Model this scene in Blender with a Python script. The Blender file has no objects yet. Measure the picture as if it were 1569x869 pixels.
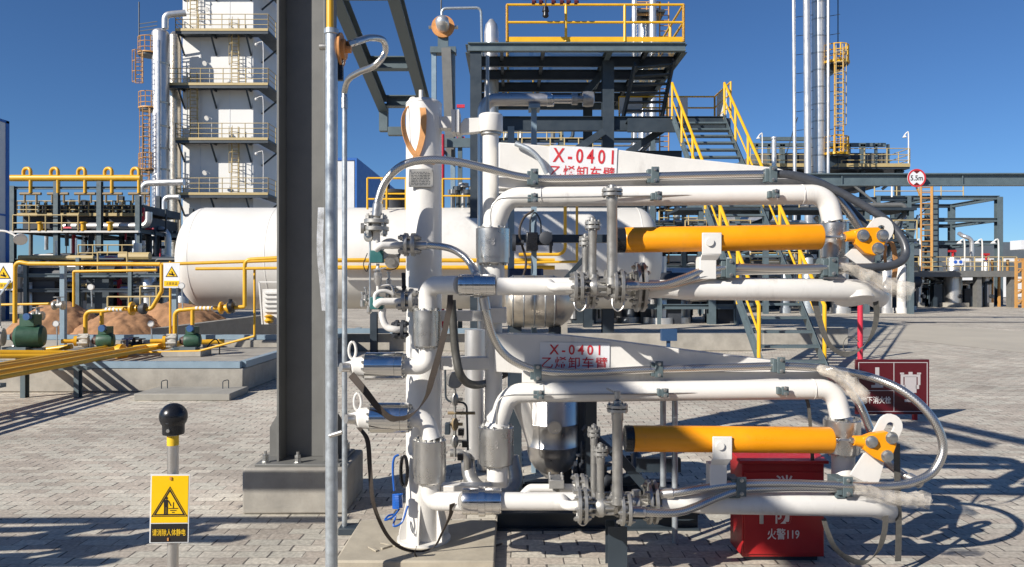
import bpy, math, random
from mathutils import Vector as V, Matrix
RAD=math.radians
sc=bpy.context.scene
# ---------------------------------------------------------------- camera, sky, sun, exposure
CAMH=1.65; F=1133.0
cam=bpy.data.objects.new('camera',bpy.data.cameras.new('camera')); sc.collection.objects.link(cam)
cam.location=(0,0,CAMH); cam.rotation_euler=(RAD(90),0,0)
cam.data.sensor_width=36; cam.data.lens=36*F/1569; cam.data.clip_end=3000; cam.data.clip_start=.05
sc.camera=cam
EL=RAD(31); AZ=RAD(50)                      # light travels towards +X*sin(AZ), +Y*cos(AZ)
w=bpy.data.worlds.new('World'); sc.world=w; w.use_nodes=True
nt=w.node_tree; sky=nt.nodes.new('ShaderNodeTexSky'); sky.sky_type='NISHITA'; sky.sun_disc=False
sky.sun_elevation=EL; sky.sun_rotation=math.atan2(-math.sin(AZ),-math.cos(AZ))
sky.altitude=1500; sky.air_density=1.0; sky.dust_density=.25; sky.ozone_density=3.0
bg=nt.nodes['Background']; tint=nt.nodes.new('ShaderNodeMix'); tint.data_type='RGBA'; tint.blend_type='MULTIPLY'; tint.inputs[0].default_value=1; tint.inputs[7].default_value=(.65,.95,1.28,1); nt.links.new(sky.outputs[0],tint.inputs[6]); nt.links.new(tint.outputs[2],bg.inputs[0]); bg.inputs[1].default_value=.056
sl=bpy.data.lights.new('sun','SUN'); sl.energy=5.0; sl.angle=RAD(.53); sl.color=(1,.945,.865)
sun=bpy.data.objects.new('sun',sl); sc.collection.objects.link(sun)
ld=V((math.sin(AZ)*math.cos(EL),math.cos(AZ)*math.cos(EL),-math.sin(EL)))
sun.rotation_euler=ld.to_track_quat('-Z','Y').to_euler(); sun.location=(-20,-20,30)
sc.view_settings.view_transform='Standard'; sc.view_settings.look='None'
sc.view_settings.exposure=0.42; sc.view_settings.gamma=1; sc.view_settings.use_curve_mapping=False
sc.cycles.max_bounces=6; sc.cycles.transparent_max_bounces=6; sc.cycles.use_denoising=True

# ---------------------------------------------------------------- helpers
def P(x,y,d): return V(((x-784.5)*d/F, d, CAMH-(y-434.5)*d/F))
def S(px,d): return px*d/F
def G(y): return CAMH*F/(y-434.5)            # depth at which the ground shows at picture row y

class B:
    def __init__(s): s.v=[]; s.f=[]; s.uv={}
    def add(s,vs,fs):
        o=len(s.v); s.v+= [V(a) for a in vs]; s.f+=[tuple(i+o for i in f) for f in fs]; return s
    def box(s,x0,x1,y0,y1,z0,z1):
        return s.add([(x,y,z) for x in (x0,x1) for y in (y0,y1) for z in (z0,z1)],
          [(0,1,3,2),(4,6,7,5),(0,4,5,1),(2,3,7,6),(0,2,6,4),(1,5,7,3)])
    def bar(s,p,q,wd,ht,up=None):
        p=V(p);q=V(q);a=(q-p).normalized(); up=V(up) if up else (V((0,0,1)) if abs(a.z)<.95 else V((0,1,0)))
        r=a.cross(up).normalized(); u=r.cross(a).normalized(); r=r*wd/2; u=u*ht/2
        return s.add([p-r-u,p-r+u,p+r-u,p+r+u,q-r-u,q-r+u,q+r-u,q+r+u],
          [(0,1,3,2),(4,6,7,5),(0,4,5,1),(2,3,7,6),(0,2,6,4),(1,5,7,3)])
    def hb(s,p,q,wd,ht,up=None,t=.014):      # H section: flanges wd wide, ht apart along up
        p=V(p);q=V(q);a=(q-p).normalized(); up=V(up) if up else (V((0,0,1)) if abs(a.z)<.95 else V((0,1,0)))
        r=a.cross(up).normalized(); u=r.cross(a).normalized()
        s.bar(p,q,t*.7,ht-2*t,u)
        for k in (-1,1): s.bar(p+u*k*(ht-t)/2,q+u*k*(ht-t)/2,wd,t,u)
        return s
    def ch(s,p,q,wd,ht,up,side,t=.01):       # channel: web on the side -side, lips towards side
        p=V(p);q=V(q);a=(q-p).normalized();u=V(up).normalized();r=V(side).normalized()
        s.bar(p-r*(wd-t)/2,q-r*(wd-t)/2,t,ht-2*t,u)
        for k in (-1,1): s.bar(p+u*k*(ht-t)/2,q+u*k*(ht-t)/2,wd,t,u)
        return s
    def tube(s,pts,r,n=12,caps=True,closed=False):
        pts=[V(a) for a in pts]; m=len(pts); rs=r if isinstance(r,(list,tuple)) else [r]*m
        base=len(s.v); t0=(pts[1]-pts[0]).normalized()
        nrm=t0.orthogonal().normalized(); L=0
        for i,pt in enumerate(pts):
            if i==0: t=t0
            elif i==m-1: t=(pts[i]-pts[i-1]).normalized()
            else: t=((pts[i+1]-pts[i]).normalized()+(pts[i]-pts[i-1]).normalized()).normalized()
            nrm=(nrm-t*nrm.dot(t)).normalized(); bn=t.cross(nrm)
            if i: L+=(pts[i]-pts[i-1]).length
            for k in range(n):
                a=2*math.pi*k/n; s.v.append(pt+(nrm*math.cos(a)+bn*math.sin(a))*rs[i]); s.uv[len(s.v)-1]=(L,k/n)
        for i in range(m-1):
            for k in range(n):
                a=base+i*n+k; b=base+i*n+(k+1)%n; s.f.append((a,b,b+n,a+n))
        if caps:
            s.f.append(tuple(base+k for k in range(n))[::-1]); s.f.append(tuple(base+(m-1)*n+k for k in range(n)))
        return s
    def lathe(s,p,ax,prof,n=24,caps=True):   # prof: list of (t along axis, radius)
        p=V(p);a=V(ax).normalized(); nrm=a.orthogonal().normalized(); bn=a.cross(nrm); base=len(s.v)
        for t,r in prof:
            for k in range(n):
                g=2*math.pi*k/n; s.v.append(p+a*t+(nrm*math.cos(g)+bn*math.sin(g))*max(r,1e-4))
        m=len(prof)
        for i in range(m-1):
            for k in range(n):
                c=base+i*n+k; d=base+i*n+(k+1)%n; s.f.append((c,d,d+n,c+n))
        if caps:
            s.f.append(tuple(base+k for k in range(n))[::-1]); s.f.append(tuple(base+(m-1)*n+k for k in range(n)))
        return s
    def cyl(s,p,q,r,n=16,r2=None):
        p=V(p);q=V(q); return s.lathe(p,q-p,[(0,r),((q-p).length,r if r2 is None else r2)],n)
    def ball(s,c,r,n=20,sq=1.0):
        return s.lathe(V(c),(0,0,1),[(-r*sq*math.cos(math.pi*i/10),r*math.sin(math.pi*i/10)) for i in range(11)],n,False)
    def prism(s,pts,vec):
        pts=[V(a) for a in pts]; vec=V(vec); n=len(pts)
        return s.add(pts+[a+vec for a in pts],[tuple(range(n))[::-1],tuple(range(n,2*n))]+[(i,(i+1)%n,n+(i+1)%n,n+i) for i in range(n)])
    def ribbon(s,pts,wv,t=.003):             # flat strap: wv a width vector or a list of them
        pts=[V(a) for a in pts]; m=len(pts); base=len(s.v)
        for i,pt in enumerate(pts):
            wd=V(wv[i]) if isinstance(wv,list) else V(wv)
            tg=(pts[min(i+1,m-1)]-pts[max(i-1,0)]).normalized(); nn=tg.cross(wd).normalized()*t/2
            s.v+=[pt-wd/2-nn,pt+wd/2-nn,pt+wd/2+nn,pt-wd/2+nn]
        for i in range(m-1):
            for k in range(4):
                a=base+i*4+k;b=base+i*4+(k+1)%4; s.f.append((a,b,b+4,a+4))
        s.f.append((base+3,base+2,base+1,base)); e=base+(m-1)*4; s.f.append((e,e+1,e+2,e+3))
        return s
    def bolts(s,p,ax,rad,n,br,l0,l1,ph=0,seg=6):
        p=V(p);a=V(ax).normalized(); nrm=a.orthogonal().normalized(); bn=a.cross(nrm)
        for k in range(n):
            g=2*math.pi*k/n+ph; c=p+(nrm*math.cos(g)+bn*math.sin(g))*rad
            s.cyl(c+a*l0,c+a*l1,br,seg)
        return s

def crv(pts,n=8):                            # Catmull-Rom through the points
    pts=[V(a) for a in pts]; q=[pts[0]*2-pts[1]]+pts+[pts[-1]*2-pts[-2]]; o=[]
    for i in range(1,len(q)-2):
        a,b,c,d=q[i-1:i+3]
        for k in range(n):
            t=k/n; o.append(.5*((2*b)+(c-a)*t+(2*a-5*b+4*c-d)*t*t+(3*b-a-3*c+d)*t**3))
    o.append(pts[-1]); return o
def fil(pts,r,n=7):                          # rounded corners
    pts=[V(a) for a in pts]; o=[pts[0]]
    for i in range(1,len(pts)-1):
        a,b,c=pts[i-1:i+2]; u=(a-b);v=(c-b); rr=r[i-1] if isinstance(r,(list,tuple)) else r
        ang=u.angle(v); tl=min(rr/math.tan(ang/2) if ang<3.1 else 0,u.length*.49,v.length*.49)
        if ang>3.1: o.append(b); continue
        u=u.normalized();v=v.normalized(); rr=tl*math.tan(ang/2)
        cen=b+(u+v).normalized()*(rr/math.sin(ang/2)); s0=b+u*tl-cen; s1=b+v*tl-cen; th=s0.angle(s1)
        for k in range(n+1):
            t=k/n; o.append(cen+(s0*math.sin((1-t)*th)+s1*math.sin(t*th))/math.sin(th))
    o.append(pts[-1]); return o

WL={}
def top(name,label,cat,loc,group=None):
    o=bpy.data.objects.new(name,None); sc.collection.objects.link(o); o.location=V(loc); o.empty_display_size=.1
    o['label']=label; o['category']=cat
    if group: o['group']=group
    WL[o]=V(loc); return o
def mk(b,name,mat,parent=None,label=None,sharp=35,bev=0):
    loc=WL[parent] if parent else None
    if loc is None:
        xs=[a.x for a in b.v];ys=[a.y for a in b.v]; loc=V(((min(xs)+max(xs))/2,(min(ys)+max(ys))/2,min(a.z for a in b.v)))
    me=bpy.data.meshes.new(name); me.from_pydata([a-loc for a in b.v],[],b.f)
    if b.uv:
        ul=me.uv_layers.new(name='UVMap'); li=[0]*len(me.loops); me.loops.foreach_get('vertex_index',li)
        flat=[]
        for pl in me.polygons:
            vs=[li[i] for i in pl.loop_indices]; us=[b.uv.get(i,(0,0)) for i in vs]
            wrap=max(u[1] for u in us)-min(u[1] for u in us)>.5
            for u in us: flat+= [u[0],u[1]+1 if (wrap and u[1]<.5) else u[1]]
        ul.data.foreach_set('uv',flat)
    me.polygons.foreach_set('use_smooth',[True]*len(me.polygons)); me.set_sharp_from_angle(angle=RAD(sharp))
    me.materials.append(mat); me.update()
    o=bpy.data.objects.new(name,me); sc.collection.objects.link(o); o.location=loc if not parent else (0,0,0)
    if parent: o.parent=parent
    WL[o]=loc
    if bev:
        m=o.modifiers.new('bevel','BEVEL'); m.width=bev; m.segments=2; m.limit_method='ANGLE'; m.angle_limit=RAD(50)
    if label: o['label']=label
    return o
def tag(o,label,cat,group=None):
    o['label']=label; o['category']=cat
    if group: o['group']=group
    return o
def struct(o,kind='structure'): o['kind']=kind; return o
def copy_tree(o,parent=None):
    c=o.copy(); sc.collection.objects.link(c)
    if parent: c.parent=parent
    WL[c]=WL[o]
    for ch in list(o.children): copy_tree(ch,c)
    return c

# ---------------------------------------------------------------- materials
def mat(name,col,rough=.5,metal=0,var=.12,vs=6.0,bump=0,bs=40,dirt=0,spec=.5,coord='Object',aniso=0):
    m=bpy.data.materials.new(name); m.use_nodes=True; t=m.node_tree; N=t.nodes; L=t.links; b=N['Principled BSDF']
    b.inputs['Base Color'].default_value=(*col,1); b.inputs['Roughness'].default_value=rough; b.inputs['Metallic'].default_value=metal
    b.inputs['Specular IOR Level'].default_value=spec
    tc=N.new('ShaderNodeTexCoord'); co=tc.outputs[coord]
    if coord=='Geo': pass
    if var:
        n=N.new('ShaderNodeTexNoise'); n.inputs['Scale'].default_value=vs; n.inputs['Detail'].default_value=6; n.inputs['Roughness'].default_value=.65
        L.new(co,n.inputs['Vector']); r=N.new('ShaderNodeMapRange'); r.inputs[1].default_value=.3; r.inputs[2].default_value=.7
        r.inputs[3].default_value=1-var; r.inputs[4].default_value=1+var*.5; L.new(n.outputs[0],r.inputs[0])
        mx=N.new('ShaderNodeMix'); mx.data_type='RGBA'; mx.blend_type='MULTIPLY'; mx.inputs[0].default_value=1
        mx.inputs[6].default_value=(*col,1); L.new(r.outputs[0],mx.inputs[7]); out=mx.outputs[2]
        r2=N.new('ShaderNodeMapRange'); r2.inputs[1].default_value=.3; r2.inputs[2].default_value=.7
        r2.inputs[3].default_value=max(.04,rough-.1); r2.inputs[4].default_value=min(1,rough+.1); L.new(n.outputs[0],r2.inputs[0]); L.new(r2.outputs[0],b.inputs['Roughness'])
        if dirt:
            n2=N.new('ShaderNodeTexNoise'); n2.inputs['Scale'].default_value=vs*.45; n2.inputs['Detail'].default_value=9; n2.inputs['Roughness'].default_value=.75
            mp=N.new('ShaderNodeMapping'); mp.inputs['Scale'].default_value=(1.6,1.6,.5); L.new(co,mp.inputs[0]); L.new(mp.outputs[0],n2.inputs['Vector'])
            cr=N.new('ShaderNodeMapRange'); cr.inputs[1].default_value=.56; cr.inputs[2].default_value=.78; cr.inputs[3].default_value=0; cr.inputs[4].default_value=dirt; L.new(n2.outputs[0],cr.inputs[0])
            m2=N.new('ShaderNodeMix'); m2.data_type='RGBA'; L.new(cr.outputs[0],m2.inputs[0]); L.new(out,m2.inputs[6]); m2.inputs[7].default_value=(.16,.13,.10,1); out=m2.outputs[2]
        L.new(out,b.inputs['Base Color'])
    if bump:
        n=N.new('ShaderNodeTexNoise'); n.inputs['Scale'].default_value=bs; n.inputs['Detail'].default_value=5; L.new(co,n.inputs['Vector'])
        bp=N.new('ShaderNodeBump'); bp.inputs['Strength'].default_value=bump; bp.inputs['Distance'].default_value=.01; L.new(n.outputs[0],bp.inputs['Height']); L.new(bp.outputs[0],b.inputs['Normal'])
    return m
WHITE=mat('white_paint',(.70,.68,.64),.36,0,.07,5,.03,60,.5)
TANKW=mat('tank_white',(.66,.64,.595),.45,0,.07,.8,.04,2,.3)
TOWERW=mat('tower_white',(.70,.69,.66),.5,0,.05,.4,0,1,.08)
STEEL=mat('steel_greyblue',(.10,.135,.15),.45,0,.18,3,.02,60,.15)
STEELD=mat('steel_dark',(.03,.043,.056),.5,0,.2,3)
COLG=mat('column_primer',(.15,.15,.142),.55,0,.16,4,.04,70,.3)
YEL=mat('yellow_paint',(.72,.39,.02),.38,0,.1,4,0,1,.06)
RAILY=mat('rail_yellow',(.75,.42,.015),.4,0,.08,3)
ORG=mat('cylinder_orange',(.86,.32,.003),.34,0,.10,5,.02,60,.38)
PALEY=mat('pale_yellow_rail',(.46,.35,.16),.5,0,.1,2)
ORAIL=mat('orange_rail',(.52,.27,.08),.5,0,.15,2)
GALV=mat('galvanised',(.42,.46,.49),.42,.55,.25,22,.05,60,.1)
STAIN=mat('stainless',(.60,.58,.55),.36,.9,.04,14)
CHROME=mat('chrome',(.70,.69,.67),.17,1,.04,8)
CLAD=mat('silver_cladding',(.68,.67,.65),.36,.72,.06,2)
DRUM=mat('brushed_drum',(.58,.57,.545),.3,.95,.04,9)
VALVE=mat('valve_cast',(.40,.39,.365),.42,.75,.15,20,.06,90)
BOLT=mat('bolt_zinc',(.50,.50,.48),.35,.9,.15,30)
CLAMP=mat('clamp_green_grey',(.10,.135,.145),.5,.1,.15,20)
BLACK=mat('black_plastic',(.012,.013,.016),.28,0,.1,10)
RUBBER=mat('black_rubber',(.02,.02,.02),.6,0,.15,10)
STRAPB=mat('brown_strap',(.05,.038,.03),.8,0,.3,60,.2,300)
STRAPG=mat('grey_strap',(.09,.085,.075),.7,0,.25,60,.2,300)
STRAPO=mat('orange_strap',(.62,.30,.11),.7,0,.15,50,.1,300)
CONC=mat('concrete',(.35,.325,.28),.85,0,.30,3,.15,60,.35)
CONCD=mat('concrete_slab',(.30,.285,.25),.85,0,.18,4,.12,60,.18)
BEIGE=mat('mortar_slab',(.40,.355,.275),.85,0,.2,5,.12,50,.25)
SAND=mat('sand',(.37,.195,.095),.95,0,.4,4,1.0,9)
GREEN=mat('pump_green',(.028,.085,.05),.5,0,.3,10,0,1,.1)
TEAL=mat('valve_teal',(.02,.12,.12),.5,0,.15,15)
RED=mat('red_paint',(.42,.018,.02),.38,0,.12,5,.02,60,.06)
REDPOLE=mat('red_pole',(.55,.03,.06),.45,0,.1,6)
REDSHADED=mat('sign_red_shaded',(.085,.005,.010),.4,0,.06,6)  # red board darkened, its shade put into the paint colour
SIGNW=mat('sign_white',(.70,.71,.72),.45,0,.05,8)
SIGNY=mat('sign_yellow',(.86,.52,.0),.4,0,.04,8)
SIGNR=mat('sign_red',(.55,.03,.04),.5,0,0)
SIGNK=mat('sign_black',(.012,.010,.010),.5,0,0)
INKY=mat('ink_yellow',(.80,.50,.02),.5,0,0)
INKW=mat('ink_white',(.75,.70,.66),.5,0,0)
INKG=mat('ink_grey',(.45,.42,.42),.5,0,0)
BLUE=mat('blue_trim',(.02,.12,.42),.5,0,.1,2)
BLUEH=mat('blue_hose',(.01,.10,.42),.35,0,.1,10)
BRICKR=mat('tee_brown',(.26,.19,.10),.6,0,.15,3)
WALLW=mat('panel_white',(.66,.665,.67),.6,0,.08,1)
DARKB=mat('dark_block',(.035,.04,.05),.6,0,.3,1)
ROOFG=mat('roof_grey',(.10,.12,.14),.6,0,.1,1)
FOIL=mat('foil_cladding',(.60,.54,.45),.34,.85,.2,7,.35,7)
GAUGE=mat('gauge_face',(.75,.75,.72),.3,0,0)
PRIMO=mat('orange_primer',(.55,.24,.07),.55,0,.2,10)
LBLUE=mat('light_blue_steel',(.22,.30,.36),.45,0,.12,5)
# braided hose
def braid(name,col,metal,rough):
    m=mat(name,col,rough,metal,0); t=m.node_tree;N=t.nodes;L=t.links;b=N['Principled BSDF']
    uv=N.new('ShaderNodeUVMap'); sep=N.new('ShaderNodeSeparateXYZ'); L.new(uv.outputs[0],sep.inputs[0])
    def mth(op,a,bv):
        n=N.new('ShaderNodeMath'); n.operation=op
        for i,x in enumerate((a,bv)):
            if isinstance(x,(int,float)): n.inputs[i].default_value=x
            else: L.new(x,n.inputs[i])
        return n.outputs[0]
    u=mth('MULTIPLY',sep.outputs[0],420.0); v=mth('MULTIPLY',sep.outputs[1],2*math.pi*9)
    s1=mth('SINE',mth('ADD',u,v),0); s2=mth('SINE',mth('SUBTRACT',u,v),0); h=mth('MAXIMUM',s1,s2)
    bp=N.new('ShaderNodeBump'); bp.inputs['Strength'].default_value=.10; bp.inputs['Distance'].default_value=.003; L.new(h,bp.inputs['Height']); L.new(bp.outputs[0],b.inputs['Normal'])
    r=N.new('ShaderNodeMapRange'); r.inputs[1].default_value=-1; r.inputs[2].default_value=1; r.inputs[3].default_value=.62; r.inputs[4].default_value=1.1; L.new(h,r.inputs[0])
    mx=N.new('ShaderNodeMix'); mx.data_type='RGBA'; mx.blend_type='MULTIPLY'; mx.inputs[0].default_value=1; mx.inputs[6].default_value=(*col,1); L.new(r.outputs[0],mx.inputs[7]); L.new(mx.outputs[2],b.inputs['Base Color'])
    return m
HOSE=braid('braided_steel',(.64,.62,.58),.95,.3)
HOSEB=mat('black_hose',(.055,.06,.07),.36,0,.15,30)
# ground pavers
def pavers():
    m=bpy.data.materials.new('pavers'); m.use_nodes=True; t=m.node_tree;N=t.nodes;L=t.links;b=N['Principled BSDF']
    tc=N.new('ShaderNodeTexCoord'); co=tc.outputs['Object']
    nz=N.new('ShaderNodeTexNoise'); nz.inputs['Scale'].default_value=9; nz.inputs['Detail'].default_value=2; L.new(co,nz.inputs[0])
    vm=N.new('ShaderNodeVectorMath'); vm.operation='MULTIPLY_ADD'; vm.inputs[1].default_value=(.012,.008,0); L.new(nz.outputs['Color'],vm.inputs[0]); L.new(co,vm.inputs[2])
    def brick(mx,my,ms,sm):
        br=N.new('ShaderNodeTexBrick'); L.new(vm.outputs[0],br.inputs['Vector']); br.offset=.5
        br.inputs['Scale'].default_value=1; br.inputs['Brick Width'].default_value=.21; br.inputs['Row Height'].default_value=.105
        br.inputs['Mortar Size'].default_value=ms; br.inputs['Mortar Smooth'].default_value=sm; br.inputs['Bias'].default_value=0
        br.inputs['Color1'].default_value=(0,0,0,1); br.inputs['Color2'].default_value=(1,1,1,1); br.inputs['Mortar'].default_value=(.5,.5,.5,1); return br
    br=brick(0,0,.0045,.3)
    cr=N.new('ShaderNodeValToRGB'); e=cr.color_ramp.elements
    e[0].position=0; e[0].color=(.41,.36,.30,1); e[1].position=1; e[1].color=(.64,.58,.48,1)
    for ps,c in ((.3,(.505,.44,.365,1)),(.55,(.56,.51,.425,1)),(.8,(.52,.49,.41,1))): x=e.new(ps); x.color=c
    L.new(br.outputs['Color'],cr.inputs[0])
    n1=N.new('ShaderNodeTexNoise'); n1.inputs['Scale'].default_value=.55; n1.inputs['Detail'].default_value=8; n1.inputs['Roughness'].default_value=.6; L.new(co,n1.inputs[0])
    n2=N.new('ShaderNodeTexNoise'); n2.inputs['Scale'].default_value=38; n2.inputs['Detail'].default_value=5; L.new(co,n2.inputs[0])
    def mr(x,a,bb,c,d):
        r=N.new('ShaderNodeMapRange'); r.inputs[1].default_value=a;r.inputs[2].default_value=bb;r.inputs[3].default_value=c;r.inputs[4].default_value=d; L.new(x,r.inputs[0]); return r.outputs[0]
    def mul(c,f):
        x=N.new('ShaderNodeMix'); x.data_type='RGBA'; x.blend_type='MULTIPLY'; x.inputs[0].default_value=1; L.new(c,x.inputs[6]); L.new(f,x.inputs[7]); return x.outputs[2]
    c=mul(cr.outputs[0],mr(n1.outputs[0],.3,.7,.70,1.12)); c=mul(c,mr(n2.outputs[0],.3,.7,.76,1.22))
    n3=N.new('ShaderNodeTexNoise'); n3.inputs['Scale'].default_value=1.3; n3.inputs['Detail'].default_value=9; n3.inputs['Roughness'].default_value=.7; n3.inputs['Distortion'].default_value=.6; L.new(co,n3.inputs[0])
    c=mul(c,mr(n3.outputs[0],.60,.74,1.0,.62))
    sm=N.new('ShaderNodeMix'); sm.data_type='RGBA'; L.new(mr(n3.outputs[0],.24,.40,.5,0),sm.inputs[0]); L.new(c,sm.inputs[6]); sm.inputs[7].default_value=(.52,.46,.36,1); c=sm.outputs[2]
    # joints: end joints wide and open, bed joints tight
    sep=N.new('ShaderNodeSeparateXYZ'); L.new(vm.outputs[0],sep.inputs[0])
    def mth(op,a,bv=0.0,cc=None):
        n=N.new('ShaderNodeMath'); n.operation=op
        for i,x in enumerate((a,bv,cc)):
            if x is None: continue
            if isinstance(x,(int,float)): n.inputs[i].default_value=x
            else: L.new(x,n.inputs[i])
        return n.outputs[0]
    row=mth('FLOOR',mth('DIVIDE',sep.outputs[1],.105)); odd=mth('MULTIPLY',mth('FRACT',mth('MULTIPLY',row,.5)),2.0)
    # random opening of each end joint
    xo=mth('ADD',mth('DIVIDE',sep.outputs[0],.21),mth('MULTIPLY',mth('SUBTRACT',1.0,odd),.5))
    ci=mth('FLOOR',mth('ADD',xo,.5)); fr=mth('ABSOLUTE',mth('SUBTRACT',xo,ci))
    cv=N.new('ShaderNodeCombineXYZ'); L.new(ci,cv.inputs[0]); L.new(row,cv.inputs[1]); wn=N.new('ShaderNodeTexWhiteNoise'); wn.noise_dimensions='2D'; L.new(cv.outputs[0],wn.inputs['Vector'])
    wd=mr(wn.outputs[0],0,1,.004,.036); gap=mth('LESS_THAN',fr,wd)
    x=N.new('ShaderNodeMix'); x.data_type='RGBA'; L.new(mth('MULTIPLY',gap,.85),x.inputs[0]); L.new(c,x.inputs[6]); x.inputs[7].default_value=(.055,.05,.048,1)
    x2=N.new('ShaderNodeMix'); x2.data_type='RGBA'; L.new(mth('MULTIPLY',br.outputs['Fac'],.28),x2.inputs[0]); L.new(x.outputs[2],x2.inputs[6]); x2.inputs[7].default_value=(.12,.105,.09,1)
    L.new(x2.outputs[2],b.inputs['Base Color']); b.inputs['Roughness'].default_value=.85; b.inputs['Specular IOR Level'].default_value=.3
    hh=mth('SUBTRACT',mth('ADD',mth('MULTIPLY',br.outputs['Color'],.5),mth('MULTIPLY',n2.outputs[0],.35)),mth('MAXIMUM',mth('MULTIPLY',gap,1.6),mth('MULTIPLY',br.outputs['Fac'],1.0)))
    bp=N.new('ShaderNodeBump'); bp.inputs['Strength'].default_value=.7; bp.inputs['Distance'].default_value=.012; L.new(hh,bp.inputs['Height']); L.new(bp.outputs[0],b.inputs['Normal'])
    return m
PAVE=pavers()
ROAD=mat('road_concrete',(.46,.415,.335),.85,0,.1,.5,.1,20)
# cling film
def film(name,col,tr):
    m=bpy.data.materials.new(name); m.use_nodes=True; t=m.node_tree;N=t.nodes;L=t.links;b=N['Principled BSDF']
    b.inputs['Base Color'].default_value=(*col,1); b.inputs['Roughness'].default_value=.12
    tp=N.new('ShaderNodeBsdfTransparent'); mx=N.new('ShaderNodeMixShader')
    n=N.new('ShaderNodeTexNoise'); n.inputs['Scale'].default_value=16; n.inputs['Detail'].default_value=4; tc=N.new('ShaderNodeTexCoord'); L.new(tc.outputs['Object'],n.inputs[0])
    r=N.new('ShaderNodeMapRange'); r.inputs[1].default_value=.3;r.inputs[2].default_value=.7;r.inputs[3].default_value=tr-.32;r.inputs[4].default_value=min(.97,tr+.24); L.new(n.outputs[0],r.inputs[0])
    bp=N.new('ShaderNodeBump'); bp.inputs['Strength'].default_value=.6; bp.inputs['Distance'].default_value=.012; L.new(n.outputs[0],bp.inputs['Height']); L.new(bp.outputs[0],b.inputs['Normal'])
    L.new(r.outputs[0],mx.inputs[0]); L.new(b.outputs[0],mx.inputs[1]); L.new(tp.outputs[0],mx.inputs[2]); L.new(mx.outputs[0],N['Material Output'].inputs[0]); return m
FILM=film('cling_film',(.70,.64,.55),.86)
CLEAR=film('clear_sheet',(.8,.82,.85),.72)

def text(s,c,w_,h_,mat_,parent,name='lettering',u=(1,0,0),v=(0,0,1),bold=.0,nrm=(0,-1,0),space=1):
    cu=bpy.data.curves.new('t','FONT'); cu.body=s; cu.size=1; cu.offset=bold; cu.extrude=.004; cu.space_character=space; cu.resolution_u=3
    o=bpy.data.objects.new('t',cu); sc.collection.objects.link(o); dg=bpy.context.evaluated_depsgraph_get(); dg.update()
    me=o.evaluated_get(dg).to_mesh(); vs=[a.co.copy() for a in me.vertices]; fs=[tuple(p.vertices) for p in me.polygons]
    o.evaluated_get(dg).to_mesh_clear(); bpy.data.objects.remove(o); bpy.data.curves.remove(cu)
    x0=min(a.x for a in vs);x1=max(a.x for a in vs);y0=min(a.y for a in vs);y1=max(a.y for a in vs)
    u=V(u).normalized();v=V(v).normalized();n=V(nrm).normalized(); c=V(c)
    b=B(); b.add([c+u*((a.x-x0)/(x1-x0)-.5)*w_+v*((a.y-y0)/(y1-y0)-.5)*h_+n*(.0006+(.0008 if a.z>0 else 0)) for a in vs],fs)
    return mk(b,name,mat_,parent)
def ptube(par,name,pts,r,m,n=12,caps=True): return mk(B().tube(pts,r,n,caps),name,m,par)
def pbar(par,name,p,q,wd,ht,m,up=None): return mk(B().bar(p,q,wd,ht,up),name,m,par)
def phb(par,name,p,q,wd,ht,m,up=None,t=.014): return mk(B().hb(p,q,wd,ht,up,t),name,m,par)
X=V((1,0,0));Y=V((0,1,0));Z=V((0,0,1))
# ---------------------------------------------------------------- ground
def sheet(name,pts,z,m,kind='structure'):
    b=B(); b.add([(x,y,z) for x,y in pts],[tuple(range(len(pts)))]); o=mk(b,name,m); o['kind']=kind; return o
b=B(); b.add([(-1500,-600,0),(1500,-600,0),(1500,2400,0),(-1500,2400,0)],[(0,1,2,3)]); g=mk(b,'ground',PAVE); g['kind']='structure'
g2=[(P(x,y,G(y)).x,G(y)) for x,y in ((1235,497),(1400,497.5),(1569,508),(1700,517),(1700,553),(1569,541),(1400,522),(1235,512))]
sheet('road',g2,.004,ROAD)
a0=P(1385,494,G(494)); b=B().box(a0.x,a0.x+16,a0.y-.25,a0.y+.25,.004,.012).box(a0.x-.1,a0.x+1.0,a0.y-.7,a0.y-.26,.004,.014); tag(mk(b,'drain_channel',DARKB),'long dark drain cover set flush in the paving before the right-hand plant','drain')
# ---------------------------------------------------------------- tall steel column at left and its plinth
b=B(); b.box(-1.93,-1.19,5.28,5.92,0,.325); pl=mk(b,'concrete_plinth',CONC,bev=.018); tag(pl,'grey concrete plinth under the tall steel column','plinth')
col=top('steel_column','tall grey H-section steel column bolted to its concrete plinth','column',(-1.54,5.6,.325))
b=B(); cx0,cx1=-1.725,-1.365; yf=5.42; yb=5.76; t=.018
b.box(cx0,cx0+t,yf,yb,.345,4.7).box(cx1-t,cx1,yf,yb,.345,4.7).box(cx0+t,cx1-t,5.585,5.597,.345,4.7); mk(b,'shaft',COLG,col,bev=.003)
mk(B().box(-1.86,-1.24,5.34,5.84,.325,.345),'base_plate',COLG,col,bev=.003)
mk(B().prism([(cx0-.11,5.6,.345),(cx0,5.6,.345),(cx0,5.6,.66),(cx0-.05,5.6,.66),(cx0-.11,5.6,.56)],(0,.014,0)),'stiffener',COLG,col)
mk(B().prism([(cx1+.11,5.6,.345),(cx1,5.6,.345),(cx1,5.6,.66),(cx1+.05,5.6,.66),(cx1+.11,5.6,.56)],(0,.014,0)),'stiffener',COLG,col)
for x,y in ((-1.80,5.40),(-1.56,5.385),(-1.29,5.40),(-1.80,5.78),(-1.29,5.78)):
    mk(B().cyl((x,y,.345),(x,y,.425),.011,10).cyl((x,y,.345),(x,y,.352),.032,14).cyl((x,y,.352),(x,y,.378),.024,6).cyl((x,y,.38),(x,y,.402),.024,6),'anchor_bolt',BOLT,col)
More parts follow.
